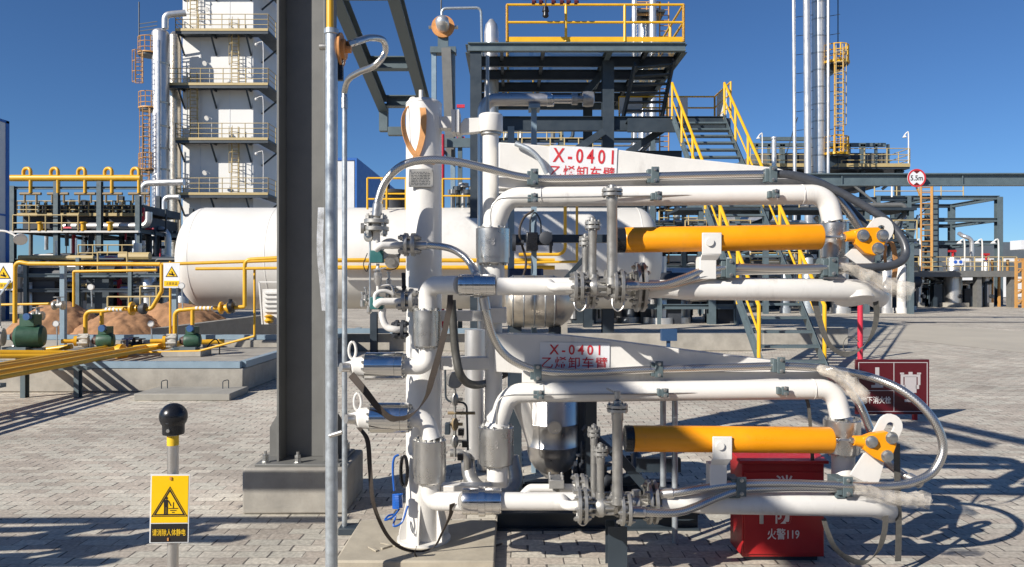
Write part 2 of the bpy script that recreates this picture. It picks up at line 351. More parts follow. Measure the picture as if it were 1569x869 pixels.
# overhead gangway frame carried by the column
gw=top('gangway_frame','blue-grey open steel gangway frame with cross rungs hanging overhead beside the column','gangway',(-1.3,5.6,4.7))
for i,x in enumerate((-1.56,-1.05)):
    bb=B().hb((x,2.1,5.05),(x,9,3.80),.11,.15,t=.012)
    mk(bb,'side_rail',STEEL,gw)
for yy in (3.6,4.8,6.55,7.9,8.85):
    zz=5.05+(yy-2.1)*(3.80-5.05)/6.9
    phb(gw,'cross_rung',(-1.5,yy,zz),(-1.11,yy,zz),.12,.13,STEEL,t=.012)
mk(B().bar((-1.56,9,3.83),(-1.56,9,3.50),.1,.1).bar((-1.505,9,3.5),(-1.0,9,3.5),.098,.098),'end_hanger',STEEL,gw)
phb(gw,'support_post',(-1.545,5.6,4.7),(-1.545,5.6,4.32+.02),.2,.2,STEEL)
phb(gw,'cross_beam',(-2.6,5.6,4.78),(-.9,5.6,4.78),.18,.2,STEEL)
# steel frame out of view overhead and behind the photographer (its shade falls on the paving at the right)
cf=top('canopy_frame','grey steel canopy frame standing out of view behind the loading bay','frame',(-4,-2,0))
for x,y in ((-5.2,-1.9),(-3.1,-3.2),(1.6,-3.2),(-5.2,-3.2)): phb(cf,'post',(x,y,0),(x,y,5.4),.2,.2,STEEL)
for y in (-1.9,-3.2): phb(cf,'beam',(-6,y,5.5),(2.2,y,5.5) if y<-2 else (-2.6,y,5.5),.18,.26,STEEL)
for x in (-5.2,): phb(cf,'beam',(x,-3.8,5.5),(x,0.4,5.5),.16,.24,STEEL)
phb(gw,'side_beam',(-2.55,1.9,4.99),(-2.55,5.6,4.99),.16,.22,STEEL)
# unseen pipes and beams added at left to shade the lower left paving
tr=top('shade_pipes','added unseen pipes and hoses that cast shade, left of the warning post','manifold',(-4.7,3.2,0))
random.seed(5)
for i in range(5):
    z=.25+.27*i; ptube(tr,'shade_pipe',crv([(-7,3.0+.12*i,z),(-5.2,3.1+.1*i,z+.02),(-4.0,3.25+.1*i,z-.02),(-3.65+.05*i,3.5+.12*i,z*.55)],6),.045,WHITE)
for y_,z_,x_ in ((3.0,2.0,-3.72),(2.95,1.68,-3.9),(2.9,1.35,-4.1)): pbar(tr,'shade_beam',(-6.4,y_,z_),(x_,y_+.03,z_),.07,.07,STEEL)
mk(B().box(-4.6,-3.50,3.30,3.34,2.02,2.13),'shade_plate',STEEL,tr)  # added so that its shadow falls on the plinth front
for x in (-4.2,-5.0,-6.2): phb(tr,'shade_leg',(x,3.2,0),(x,3.2,1.7),.12,.12,STEEL)
for i in range(3): ptube(tr,'shade_hose',crv([(-4.6,3.3,1.5-.2*i),(-4.1,3.5,1.5-.3*i),(-3.7,3.7,1.0-.3*i),(-3.9,3.8,.5-.1*i),(-4.4,3.6,.4)],8),.03,HOSEB)
# galvanised post with a yellow top
gp=top('galvanised_post','galvanised steel pipe post with a yellow pipe rising from its collar','post',P(508,0,4.0)*1.0)
x=P(508,0,4.0).x
WL[gp]=V((x,4.0,0)); gp.location=(x,4.0,0)
zc=P(0,48,4.0).z
ptube(gp,'post_pipe',[(x,4.0,0),(x,4.0,zc)],S(9.3,4.0),GALV,20)
mk(B().lathe((x,4.0,zc-.02),Z,[(0,S(9.5,4.0)),(.004,S(11,4.0)),(.03,S(11,4.0)),(.034,S(6,4.0))],24),'collar',GALV,gp)
ptube(gp,'upper_pipe',[(x-.008,4.0,zc),(x-.008,4.0,zc+.75)],S(5.6,4.0),YEL,16)
q=P(527,76,4.06); mk(B().lathe(q+V((-.02,0,0)),X,[(0,.09),(.012,.09),(.012,.055),(.03,.055),(.03,.02),(.06,.02)],20),'junction_disc',PRIMO,gp)
mk(B().bar(q+V((-.02,0,.05)),q+V((-.02,0,-.17)),.03,.03),'junction_bracket',BLACK,gp)
mk(B().cyl(P(490,72,4.0),P(500,72,4.0),.018,14),'stub_cap',VALVE,gp)
mk(B().cyl(P(505,668,3.93),P(524,662,3.93),.012,12),'clamp_pin',STAIN,gp)
# conduit with flexible end
cd=top('conduit','slim galvanised conduit with a braided flexible loop beside the thicker post','conduit',(P(528,0,4.9).x,4.9,0))
xx=P(528,0,4.9).x
ptube(cd,'riser',[(xx,4.9,.03),(xx,4.9,P(0,155,4.9).z)],S(4,4.9),GALV,14)
ptube(cd,'flexible_loop',crv([P(540,66,4.08),P(552,62,4.2),P(568,58,4.35),P(587,62,4.45),P(590,80,4.5),P(575,100,4.5),P(552,110,4.65),P(534,122,4.8),P(528,140,4.9),P(528,152,4.9)],8),S(5,4.5),HOSE,12)
mk(B().cyl(P(533,68,4.06),P(546,64,4.1),S(5.2,4.1),6),'gland',BOLT,cd)
mk(B().cyl(P(528,150,4.9),P(528,166,4.9),S(5.2,4.9),8),'union',BOLT,cd)
mk(B().box(P(521,0,4.9).x,P(566,0,4.9).x,4.84,4.96,0,.045),'foot_channel',STEELD,cd,bev=.003)
b=B(); b.ribbon(crv([P(492,318,4.15),P(490,380,4.13),P(494,430,4.14),P(498,476,4.15)],5),V((.035,0,0)),.001); o=mk(b,'plastic_sheet',CLEAR); tag(o,'torn clear plastic sheet hanging beside the galvanised post','plastic')
# ---------------------------------------------------------------- static discharge post with sign
bp_=top('static_discharge_post','stainless post with a black ball top and a yellow static warning sign','post',(P(265,0,3).x,3,0))
x=P(265,0,3).x
mk(B().cyl((x,3,0),(x,3,P(0,655,3).z),S(8.2,3),24),'pole',STAIN,bp_)
zc=P(0,638,3).z; r=S(20.5,3)
prof=[(S(-27,3),S(15.4,3)),(S(-25,3),S(16,3)),(S(-14,3),S(16,3))]+[(r*math.sin(a),r*math.cos(a)) for a in [RAD(k) for k in range(-36,91,9)]]
mk(B().lathe((x+.002,3,zc),Z,prof,40),'ball',BLACK,bp_,sharp=60)
mk(B().cyl((x-.001,3-r*.93,zc-.016),(x-.001,3-r*.60,zc-.016),.007,16),'ball_port',DARKB,bp_)
mk(B().cyl((x+.001,3-S(18.2,3),zc-S(19,3)),(x+.001,3-S(14,3),zc-S(19,3)),.007,16),'ball_stud',BOLT,bp_)
mk(B().cyl((x,3,P(0,682,3).z),(x,3,P(0,667,3).z),S(8.6,3),24),'pole_label',INKY,bp_)
sg=top('x','','',(0,0,0)); bpy.data.objects.remove(sg)
d=2.965; c=P(260,779.5,d); W,H=S(57,d),S(103,d); un=V((1,.10,-.022)).normalized(); vn=V((.022,0,1)).normalized(); nn=V((.10,-1,0)).normalized()
def onb(px,py): return c+un*S(px-260,d)+vn*S(779.5-py,d)
def quad(b,cx,cy,w_,h_,off=.0,t=.002):
    o=onb(cx,cy)+nn*off; return b.prism([o-un*S(w_/2,d)-vn*S(h_/2,d),o+un*S(w_/2,d)-vn*S(h_/2,d),o+un*S(w_/2,d)+vn*S(h_/2,d),o-un*S(w_/2,d)+vn*S(h_/2,d)],-nn*t)
sgn=mk(quad(B(),260,779.5,58,105),'sign_plate',SIGNW,bp_,bev=.004)
mk(quad(B(),260,765,54,72,.0012,.001),'yellow_panel',SIGNY,sgn)
mk(quad(B(),260,816.5,54,28,.0012,.001),'black_panel',SIGNK,sgn)
def tri(cx,cy,s0,off,t=.0006):
    return [onb(cx+s0*math.cos(a),cy-s0*math.sin(a))+nn*off for a in (RAD(90),RAD(210),RAD(330))]
b=B(); o3=tri(260,776,31,.002); i3=tri(260,776,28.6,.002)
for k in range(3): b.prism([o3[k],o3[(k+1)%3],i3[(k+1)%3],i3[k]],-nn*.0006)
o3=tri(260,776,27,.002); i3=tri(260,776,23,.002)
for k in range(3): b.prism([o3[k],o3[(k+1)%3],i3[(k+1)%3],i3[k]],-nn*.0006)
mk(b,'warning_triangle',SIGNK,sgn)
b=B(); k=onb(255,763)+nn*.0022; b.cyl(k,k-nn*.0006,S(2.2,d),12); quad(b,254.5,771,6,11,.0022,.0006); quad(b,253,782,2.4,12,.0022,.0006); quad(b,256.3,782,2.4,12,.0022,.0006)
a1=onb(258,767)+nn*.002; a2=onb(262,775)+nn*.002; b.bar(a1,a2,S(1.4,d),.0006,nn)
for px,w_,py in ((265.5,1.2,774),): quad(b,px,py,w_,9,.0022,.0006)
for i,wd in enumerate((14,9,4)): quad(b,265.5,779+i*3,wd,1.1,.0022,.0006)
mk(b,'pictogram',SIGNK,sgn)
text('请消除人体静电',onb(260,815.5)+nn*.0016,S(49,d),S(10.5,d),INKY,sgn,u=un,v=vn,nrm=nn,bold=.007)
b=B(); k=onb(261,733)+nn*.004; b.bar(k+vn*.006,k-vn*.006,.008,.003,nn); k=onb(259,826)+nn*.004; b.bar(k+vn*.006,k-vn*.006,.006,.003,nn); mk(b,'fixing_strap',PRIMO,bp_)
# ---------------------------------------------------------------- mortar slab and arm stand column
b=B(); b.box(-1.02,-.10,4.24,4.98,0,.06); o=mk(b,'mortar_slab',BEIGE,bev=.012); tag(o,'beige mortar base slab under the white loading arm column','slab')
b=B(); b.bar((-.78,4.42,.066),(-.70,4.50,.068),.018,.01).bar((-.86,4.45,.066),(-.80,4.38,.066),.016,.008).bar((-.80,4.52,.066),(-.70,4.46,.066),.014,.008); tag(mk(b,'wood_scraps',BEIGE),'few pale wooden splinters lying on the beige slab by the column','scraps')
D=4.6; cx=P(649.5,0,D).x; r=S(27.3,D)
ac=top('arm_column','thick white standing pipe column with gussets that carries the two loading arms','column',(cx,D,.06))
ztop=P(0,160,D).z
mk(B().lathe((cx,D,.07),Z,[(0,r),(ztop-.07,r)]+[(ztop-.07+S(9,D)*math.sin(a),r*math.cos(a)) for a in [RAD(k) for k in range(10,91,16)]],48),'pipe',WHITE,ac)
mk(B().lathe((cx,D,ztop-.004),Z,[(0,r+.002),(.004,r+.002)],48,False),'weld_bead',WHITE,ac)
mk(B().cyl((cx,D,.06),(cx,D,.075),r*1.5,40),'base_plate',WHITE,ac)
for k in range(6):
    a=RAD(-97+60*k); dv=V((math.cos(a),math.sin(a),0)); tv=V((-dv.y,dv.x,0))*.012
    mk(B().prism([V((cx,D,.075))+dv*(r-.01)-tv/2,V((cx,D,.075))+dv*r*1.42-tv/2,V((cx,D,.12))+dv*r*1.42-tv/2,V((cx,D,.30))+dv*(r*1.02)-tv/2,V((cx,D,.30))+dv*(r-.01)-tv/2],tv),'gusset',WHITE,ac)
q=P(645,147,D); mk(B().cyl(q+V((0,0,-.06)),q+V((0,0,.035)),S(3.2,D),12),'lifting_pin',WHITE,ac)
mk(B().lathe(P(633,158,D-.03),Y,[(0,.012)],8,False).tube([P(633,160,D)+V((.022*math.cos(a),0,.02+.022*math.sin(a))) for a in [2*math.pi*k/14 for k in range(15)]],.007,8),'lifting_eye',WHITE,ac)
npl=mk(B().box(P(626,0,D-r-.012).x,P(664,0,D-r-.012).x,D-r-.014,D-r-.004,P(0,287,D-r).z,P(0,259,D-r).z),'nameplate',VALVE,ac,bev=.002)
b=B(); random.seed(3)
for i in range(9):
    yy=264+i*2.4; x0=630
    while x0<657:
        ln=random.uniform(1,6); b.box(P(x0,0,D-r-.0145).x,P(min(x0+ln,659),0,D-r-.0145).x,D-r-.0148,D-r-.0138,P(0,yy+1,D-r).z,P(0,yy,D-r).z); x0+=ln+1.2
mk(b,'engraving',DARKB,npl)
b=B()
for px,py in ((628,261),(662,261),(628,285),(662,285)): k=P(px,py,D-r-.014); b.cyl(k,k+V((0,-.004,0)),.005,10)
mk(b,'screw',BOLT,npl)
mk(B().box(cx+r-.01,P(668,0,D).x+.0,D-.05,D+.05,P(0,204,D).z,P(0,178,D).z),'side_lug',WHITE,ac,bev=.004)
mk(B().box(P(667,0,D).x,P(693,0,D).x,D-.05,D+.05,P(0,199,D).z,P(0,181,D).z),'lug_box',WHITE,ac,bev=.004)
mk(B().box(P(693,0,D).x,P(699,0,D).x,D-.08,D+.08,P(0,206,D).z,P(0,172,D).z).box(P(699.5,0,D).x,P(705,0,D).x,D-.08,D+.08,P(0,207,D).z,P(0,172,D).z),'lug_flange',WHITE,ac,bev=.003)
mk(B().prism([P(705,190,D-.03),P(712,181,D-.03),P(735,180,D-.03),P(735,202,D-.03),P(705,205,D-.03)],(0,.06,0)),'hub_neck',WHITE,ac,bev=.004)
hx=P(752,0,D).x; hr=S(18.5,D)
mk(B().lathe((hx,D,P(0,203,D).z),Z,[(0,hr*.98),(.004,hr),(S(24,D),hr),(S(26,D),hr*.98),(S(27.5,D),hr*.9)],36),'hub',WHITE,ac)
mk(B().lathe((hx,D,P(0,207,D).z),Z,[(0,S(15.5,D)),(S(4,D),S(15.5,D))],32),'bearing_ring',VALVE,ac)
# middle and lower brackets from the column to the arm spindle
for y0,y1 in ((547,566),(742,760)):
    mk(B().box(P(676,0,D).x,P(764,0,D).x,D-.04,D+.05,P(0,y1,D).z,P(0,y0,D).z),'arm_bracket',WHITE,ac,bev=.004)
mk(B().box(P(740,0,D).x,P(776,0,D).x,D-.1,D+.06,P(0,494,D).z,P(0,471,D).z).box(P(676,0,D).x,P(740,0,D).x,D-.03,D+.04,P(0,492,D).z,P(0,476,D).z),'arm_bracket',WHITE,ac,bev=.004)
def spindle(pts,rs): mk(B().tube(pts,rs,24),'spindle',WHITE,ac)
ptube(ac,'spindle',[P(752,205,D),P(752,300,D),P(753,345,D)],S(12.5,D),WHITE,24)
ptube(ac,'spindle',[P(757,405,D),P(757,600,D),P(757,645,D)],S(12.5,D),WHITE,24)
ptube(ac,'spindle',[P(765,712,D),P(765,745,D)],S(13,D),WHITE,24)
# orange lifting sling on the column top
b=B(); f=D-r-.012
b.ribbon(crv([P(637,160,D-.02),P(645,162,D-.06),P(648,168,f),P(649,185,f),P(647,210,f),P(641,232,f),P(636,243,f+.002)],6),[V((.036,0,.0))]*37,.004)
b.ribbon(crv([P(634,160,D-.02),P(624,164,D-.08),P(618,180,D-.11),P(619,200,D-.11),P(626,222,f+.02),P(637,238,f-.004),P(652,246,f+.004),P(668,250,D-.08)],6),[V((.02,0.02,.02))]*43,.004)
o=mk(b,'sling',STRAPO); tag(o,'orange webbing sling looped over the top of the white column','sling')
# ---------------------------------------------------------------- loading arms
def flange(b,p,ax,r,t,gap,n=8,br=.009,out=.022):
    p=V(p);a=V(ax).normalized()
    for k in (-1,1):
        q=p+a*(k*(gap/2+t/2)); b.lathe(q-a*t/2,a,[(0,r*.97),(t*.12,r),(t*.88,r),(t,r*.97)],32)
    b.bolts(p,a,r*.80,n,br,-(gap/2+t+out),gap/2+t+out); b.bolts(p,a,r*.80,n,br*1.6,-(gap/2+t+out*.65),-(gap/2+t)); b.bolts(p,a,r*.80,n,br*1.6,gap/2+t,gap/2+t+out*.65)
    b.cyl(p-a*gap/2,p+a*gap/2,r*.62,20); return b
def boltring(par,p,a,rad,n,br,l0,l1):
    for k in range(n):
        a_=V(a).normalized(); n1=a_.orthogonal().normalized(); n2=a_.cross(n1); g=2*math.pi*k/n; c=V(p)+(n1*math.cos(g)+n2*math.sin(g))*rad
        mk(B().cyl(c+a_*l0,c+a_*l1,br,6),'bolt',BOLT,par)
def swivel(par,p0,p1,r,m=None,split=.82,plug=True):
    p0=V(p0);p1=V(p1);a=(p1-p0).normalized();L=(p1-p0).length
    s=mk(B().lathe(p0,a,[(0,r*.96),(.004,r),(L*split-.002,r),(L*split-.002,r*.985),(L*split+.002,r*.985),(L*split+.002,r*.96),(L-.006,r*.96),(L,r*.9)],48),'swivel_joint',m or DRUM,par)
    boltring(s,p0,a,r*.82,10,.008,-.012,.002); boltring(s,p1,a,r*.76,10,.007,-.002,.011)
    if plug:
        q=p0+a*L*.45+V((.0,-r*.985,0)); b=B()
        for k in (0,1): b.lathe(q-a*(k*.022)+V((.006,0,0)),(0,-1,0),[(0,.010),(.006,.010),(.006,.0055),(.002,.005)],14)
        mk(b,'grease_plug',STAIN,s)
    return s
def hswivel(par,x0,x1,y,d,r,m):
    p0=P(x0,y,d);L=S(x1-x0,d)
    s=mk(B().lathe(p0,X,[(0,r*.8),(.003,r*.95)]+[(L*(.05+.18*k+e),r*(1 if e<.17 else .93)) for k in range(5) for e in (.0,.168,.172,.178)]+[(L-.003,r*.95),(L,r*.8)],44),'swivel_joint',m,par)
    k=P((x0+x1)/2,y,d); mk(B().lathe(k-X*S(5,d),X,[(0,r*1.02),(0.001,r*1.14),(S(10,d),r*1.14),(S(10,d)+.001,r*1.02)],44),'centre_ring',m,s)
    return s
def clampb(par,x,y,d,w_,h_):
    c=P(x,y,d); ww=S(w_,d)/2;hh=S(h_,d)/2
    o=mk(B().box(c.x-ww,c.x+ww,d-.006,d+.006,c.z-hh,c.z+hh),'hose_clamp',CLAMP,par,bev=.003)
    mk(B().box(c.x-ww*1.9,c.x-ww*.9,d+.008,d+.06,c.z-hh*.9,c.z+hh*.75),'clamp_saddle',CLAMP,o,bev=.003)
    for k in (-1,1):
        b=B(); q=V((c.x,d-.006,c.z+k*hh*.68)); b.lathe(q,(0,-1,0),[(0,.011),(.003,.011)],12).cyl(q+V((0,-.003,0)),q+V((0,-.012,0)),.0075,6)
        mk(b,'clamp_bolt',BOLT,o)
def valve_stem(par,x,ytop,ybot,d,w_,fl,cap=True):
    r=S(w_/2,d); b=B(); top_=P(x,ytop,d); bot=P(x,ybot,d); a=V((0,0,-1)); L=S(ybot-ytop,d)
    fr=S(fl/2,d); h=S(1,d)
    b.lathe(top_,a,[(-h*6,r*.25),(-h*4.5,r*.5),(-h*4,r*.75),(0,r*.8),(h*2,r*.8),(h*2,fr),(h*6,fr),(h*6,r*.9),(h*8,r*.9),(h*8,fr),(h*12.5,fr),(h*12.5,r*1.15),(h*26,r*1.12),(h*28,r*1.0),(L*.93,r),(L*.93,r*1.2),(L,r*1.25)],28)
    b.bolts(top_+a*h*7,a,fr*.78,6,.006,-h*8,h*8)
    mk(b,'valve_stem',VALVE,par)
def arm(D):
    root=top('loading_arm',D['label'],'loading arm',P(D['S1'][0],D['S1'][2],4.45),'loading arms on the white column')
    pts=D['beam']; mk(B().prism([P(x,y,4.47) for x,y in pts],(0,.09,0)),'beam',WHITE,root,bev=.006)
    (rx0,ry0),(rx1,ry1)=D['rail']; hh=S(D['railh'],4.42)
    mk(B().bar(P(rx0,ry0,4.44),P(rx1,ry1,4.44),.055,hh),'beam_rail',WHITE,root,bev=.004)
    # sign
    x0,y0,x1,y1,sl=D['sign']; dd=4.463
    c=P((x0+x1)/2,(y0+y1)/2,dd); uu=V((1,0,-sl)).normalized(); vv=V((sl,0,1)).normalized(); W=S(x1-x0,dd);H=S(y1-y0,dd)
    sg=mk(B().prism([c-uu*W/2-vv*H/2,c+uu*W/2-vv*H/2,c+uu*W/2+vv*H/2,c-uu*W/2+vv*H/2],(0,.004,0)),'sign_plate',SIGNW,root)
    text('X-0401',c+vv*H*D['t1'][0]+V((0,-.001,0)),S(D['t1'][1],dd),S(D['t1'][2],dd),SIGNR,sg,u=uu,v=vv,bold=.016,space=1.45)
    text('乙烯卸车臂',c+vv*H*D['t2'][0]+V((0,-.001,0)),S(D['t2'][1],dd),S(D['t2'][2],dd),SIGNR,sg,u=uu,v=vv,bold=.006,space=1.15)
    # inner pipe with the drop elbows
    a,bq,dr=D['pipe'],D['S1'],D['S2']; d=4.36
    path=fil([P(bq[0]+3,bq[1]-2,4.42),P(a[0][0],a[0][1],4.40),P(a[1][0],a[1][1],4.32),P(dr[0]-2,dr[1]-2,4.30)],[S(33,d),S(31,d)],9)
    mk(B().tube(path,S(15.2,d),28),'inner_pipe',WHITE,root)
    b=B()
    for x in D['welds']:
        k=P(x,a[0][1]+(a[1][1]-a[0][1])*(x-a[0][0])/(a[1][0]-a[0][0]),4.395-.08*(x-a[0][0])/(a[1][0]-a[0][0])); b.lathe(k,X,[(-.003,S(15.2,d)),(0,S(15.8,d)),(.003,S(15.2,d))],28,False)
    mk(b,'weld_bead',WHITE,root)
    ptube(root,'impulse_tube',crv([P(x,y,4.30) for x,y in D['impulse']],6),.0045,VALVE,8)
    swivel(root,P(bq[0],bq[1],4.42),P(bq[0],bq[2],4.42),S(bq[3]/2,4.42))
    b=B().lathe(P(bq[0]+1,bq[1],4.42),Z,[(0,S(19,4.42)),(S(7,4.42),S(16,4.42))],28); mk(b,'swivel_collar',WHITE,root)
    ptube(root,'swivel_stub',[P(bq[0]+2,bq[2]-1,4.42),P(bq[0]+2,bq[2]+24,4.42)],S(16,4.42),WHITE,24)
    swivel(root,P(dr[0],dr[1],4.30),P(dr[0],dr[2],4.30),S(dr[3]/2,4.30),plug=False,split=.55)
    ptube(root,'swivel_stub',[P(dr[0]+2,dr[2]-1,4.30),P(dr[0]+2,dr[4],4.28)],S(17,4.3),D.get('stubm',WHITE),24)
    for x,y in D['clamps']: clampb(root,x,y,4.335-.02*(x>1100),12,25)
    for x,y in D['pclamps']: clampb(root,x,y,4.29 if x<900 else 4.26-.02*(x>1100),11,13)
    # outer arm: left pipe, valves, right pipe
    ox=D['oy']; d=4.15
    ptube(root,'outer_pipe',[P(D['ox0'],ox,d),P(D['ox1'],ox,d)],S(13.5,d),WHITE,24)
    rx=D['right']; rp=[P(rx[0],rx[1],d),P(rx[0]+38,rx[1],d),P(rx[0]+62,rx[1]-1,d),P(rx[2],rx[3],d-.02),P(rx[2]+20,rx[3]+6,d+.03),P(rx[2]+26,rx[3]+10,d+.10)]
    mk(B().tube([rp[0],rp[1],rp[2]]+crv(rp[3:],5),[S(14,d)]*2+[S(17.5,d)]+[S(17.5,d)]*len(crv(rp[3:],5)),28),'outer_pipe',WHITE,root)
    if D.get('endcap'):
        mk(B().lathe(P(*D['endcap'],d+.02),(.05,-.3,-1),[(0,S(30,d)),(S(9,d),S(29,d)),(S(13,d),S(22,d))],32),'end_flange',WHITE,root)
    for x,y,dz,rp_,ln in D['branches']:
        ptube(root,'branch_pipe',fil([P(x,y-4,d-.03),P(x+4,y+dz,d-.19),P(x+ln,y+dz,d-.19)],S(10,d),5),S(rp_,d),WHITE,18)
    for x,y,hh_,dd_,gp in D['flanges']:
        mk(flange(B(),P(x,y,dd_),X,S(hh_/2,dd_),S(5.2,dd_),S(gp,dd_),8,.0075,.02),'flange',VALVE,root)
    for x,y,dd_,k in D['bodies']:
        mk(B().lathe(P(x,y,dd_)-X*S(26*k,dd_),X,[(0,S(9*k,dd_)),(S(10*k,dd_),S(10*k,dd_)),(S(16*k,dd_),S(17*k,dd_)),(S(22*k,dd_),S(20*k,dd_)),(S(30*k,dd_),S(20*k,dd_)),(S(36*k,dd_),S(15*k,dd_)),(S(52*k,dd_),S(10*k,dd_))],24)
           .lathe(P(x,y,dd_),Z,[(0,S(11*k,dd_)),(S(26*k,dd_),S(9*k,dd_))],16).bolts(P(x,y,dd_),X,S(15*k,dd_),8,.007,-S(24*k,dd_),S(24*k,dd_)),'valve_body',VALVE,root)
    for s in D['stems']: valve_stem(root,*s)
    if D.get('handle'):
        x,y=D['handle']; mk(B().bar(P(x,y,3.93),P(x+18,y+9,3.92),.022,.008).cyl(P(x+17,y+16,3.91),P(x+17,y+4,3.91),.016,12),'valve_lever',VALVE,root,bev=.002)
    for x,y in D['wires']:
        ptube(root,'ground_loop',crv([P(x,y-6,d-.2),P(x+1,y+6,d-.21),P(x+9,y+13,d-.21),P(x+17,y+6,d-.21),P(x+18,y-8,d-.2)],6),.004,STAIN,8)
    # spring cylinder
    y0,y1,xa,xb,rr=D['spring']; d=4.12
    p,q=P(xa,y0,d),P(xb,y1,d); ax=(q-p).normalized(); L=(q-p).length; R=S(rr,d)
    cyl=mk(B().lathe(p,ax,[(0,R*.97),(.004,R),(L-.008,R),(L,R*.96)],48),'spring_cylinder',ORG,root)
    mk(B().lathe(p-ax*S(13,d),ax,[(0,R*.94),(.004,R),(S(12.5,d),R)],40),'end_cap',BLACK,cyl)
    fk=D['fork']; e=P(fk[0],fk[1],d)
    mk(B().cyl(q,e,S(2.2,d),10),'piston_rod',STAIN,cyl)
    mk(B().cyl(e-ax*S(4,d),e+ax*S(3,d),S(5,d),6),'lock_nut',BOLT,cyl)
    bl=D['bolts3']; mk(B().tube([e+ax*.006,P(bl[0][0]-8,bl[0][1],d)],[S(7.5,d),S(10,d)],18),'fork',ORG,root)
    tr_=[P(x,y,d-.03) for x,y in D['tri']]; mk(B().prism(tr_,(0,.05,0)),'knuckle_plate',ORG,root,bev=.006)
    for x,y in bl:
        k=P(x,y,d-.03); mk(B().lathe(k,(0,-1,0),[(0,S(9.5,d)),(.006,S(9.5,d)),(.006,S(6,d))],20).lathe(k+V((0,-.006,0)),(0,-1,0),[(0,S(7.2,d)),(.018,S(7.2,d)),(.020,S(5.5,d))],6).cyl(k,k+V((0,.09,0)),S(4,d),10),'pin_bolt',BOLT,root)
    b=B()
    (lx0,ly0),(lx1,ly1)=D['lever']; a=P(lx0,ly0,d+.03);c=P(lx1,ly1,d+.03); ax2=(c-a).normalized(); nr=V((ax2.z,0,-ax2.x)); rw=S(19,d); hw=S(6.5,d)
    # slotted plate: two cheeks plus round ends
    LL=(c-a).length; s0,s1=LL*.06,LL*.42
    def ring(cen,ang0,ang1,r0,r1,n=10):
        for k in range(n):
            t0=ang0+(ang1-ang0)*k/n;t1=ang0+(ang1-ang0)*(k+1)/n
            f=lambda t,r_: cen+(ax2*math.cos(t)+nr*math.sin(t))*r_
            b.prism([f(t0,r0),f(t1,r0),f(t1,r1),f(t0,r1)],(0,.016,0))
    ring(a+ax2*s0,math.pi/2,3*math.pi/2,hw,rw); ring(a+ax2*s1,-math.pi/2,math.pi/2,hw,rw*.99)
    for k in (-1,1): b.prism([a+ax2*s0+nr*k*hw,a+ax2*s1+nr*k*hw,a+ax2*s1+nr*k*rw,a+ax2*s0+nr*k*rw],(0,.016,0))
    b.prism([a+ax2*(s1+rw*.55)+nr*rw*.8,a+ax2*(s1+rw*.55)-nr*rw*.8,c-nr*rw*1.3,c+nr*rw*1.1],(0,.0155,0)); mk(b,'slotted_lever',WHITE,root)
    # cylinder bracket
    x,y=D['brk']; b=B(); k=P(x,y,d-R-.006)
    b.box(P(x-15,0,d-R).x,P(x+15,0,d-R).x,d-R-.014,d-R-.004,P(0,y+D['brkh'],d-R).z,k.z+S(17,d)).prism([P(x-15,y+D['brkh'],d-R-.014),P(x+15,y+D['brkh'],d-R-.014),P(x+9,y+D['brkh']+9,d-.06),P(x-17,y+D['brkh']+9,d-.06)],(0,.012,0))
    b.box(P(x-18,0,d-.06).x,P(x+8,0,d-.06).x,d-.06,d+.03,P(0,D['brkb'],d).z,P(0,y+D['brkh']+4,d).z); bk=mk(b,'cylinder_bracket',WHITE,root,bev=.004)
    k=P(x-3,y-3,d-R-.014); mk(B().cyl(k,k+V((0,-.012,0)),.022,20),'bracket_pin',WHITE,bk)
    # hose clamps on the outer arm
    for x,y in D['oclamps']:
        clampb(root,x,y,4.055,15,30)
        mk(B().box(P(x-20,0,4.1).x,P(x-3,0,4.1).x,4.08,4.2,P(0,y+16,4.1).z,P(0,y-13,4.1).z),'clamp_post',CLAMP,root,bev=.003)
    for i,h in enumerate(D['hoses']):
        nm,pp,rr_,mm=h; o=mk(B().tube(crv([P(*k) for k in pp],9),S(rr_,4.2),16),nm,mm,root)
        if nm=='braided_hose':
            for k0,k1 in ((0,1),(-1,-2)):
                a=P(*pp[k0]);c=P(*pp[k1]); u_=(c-a).normalized(); mk(B().lathe(a,u_,[(-.01,S(rr_*.8,4.2)),(0,S(rr_*1.25,4.2)),(.07,S(rr_*1.25,4.2)),(.075,S(rr_*1.05,4.2))],18),'hose_ferrule',STAIN,o)
    return root
H='braided_hose'
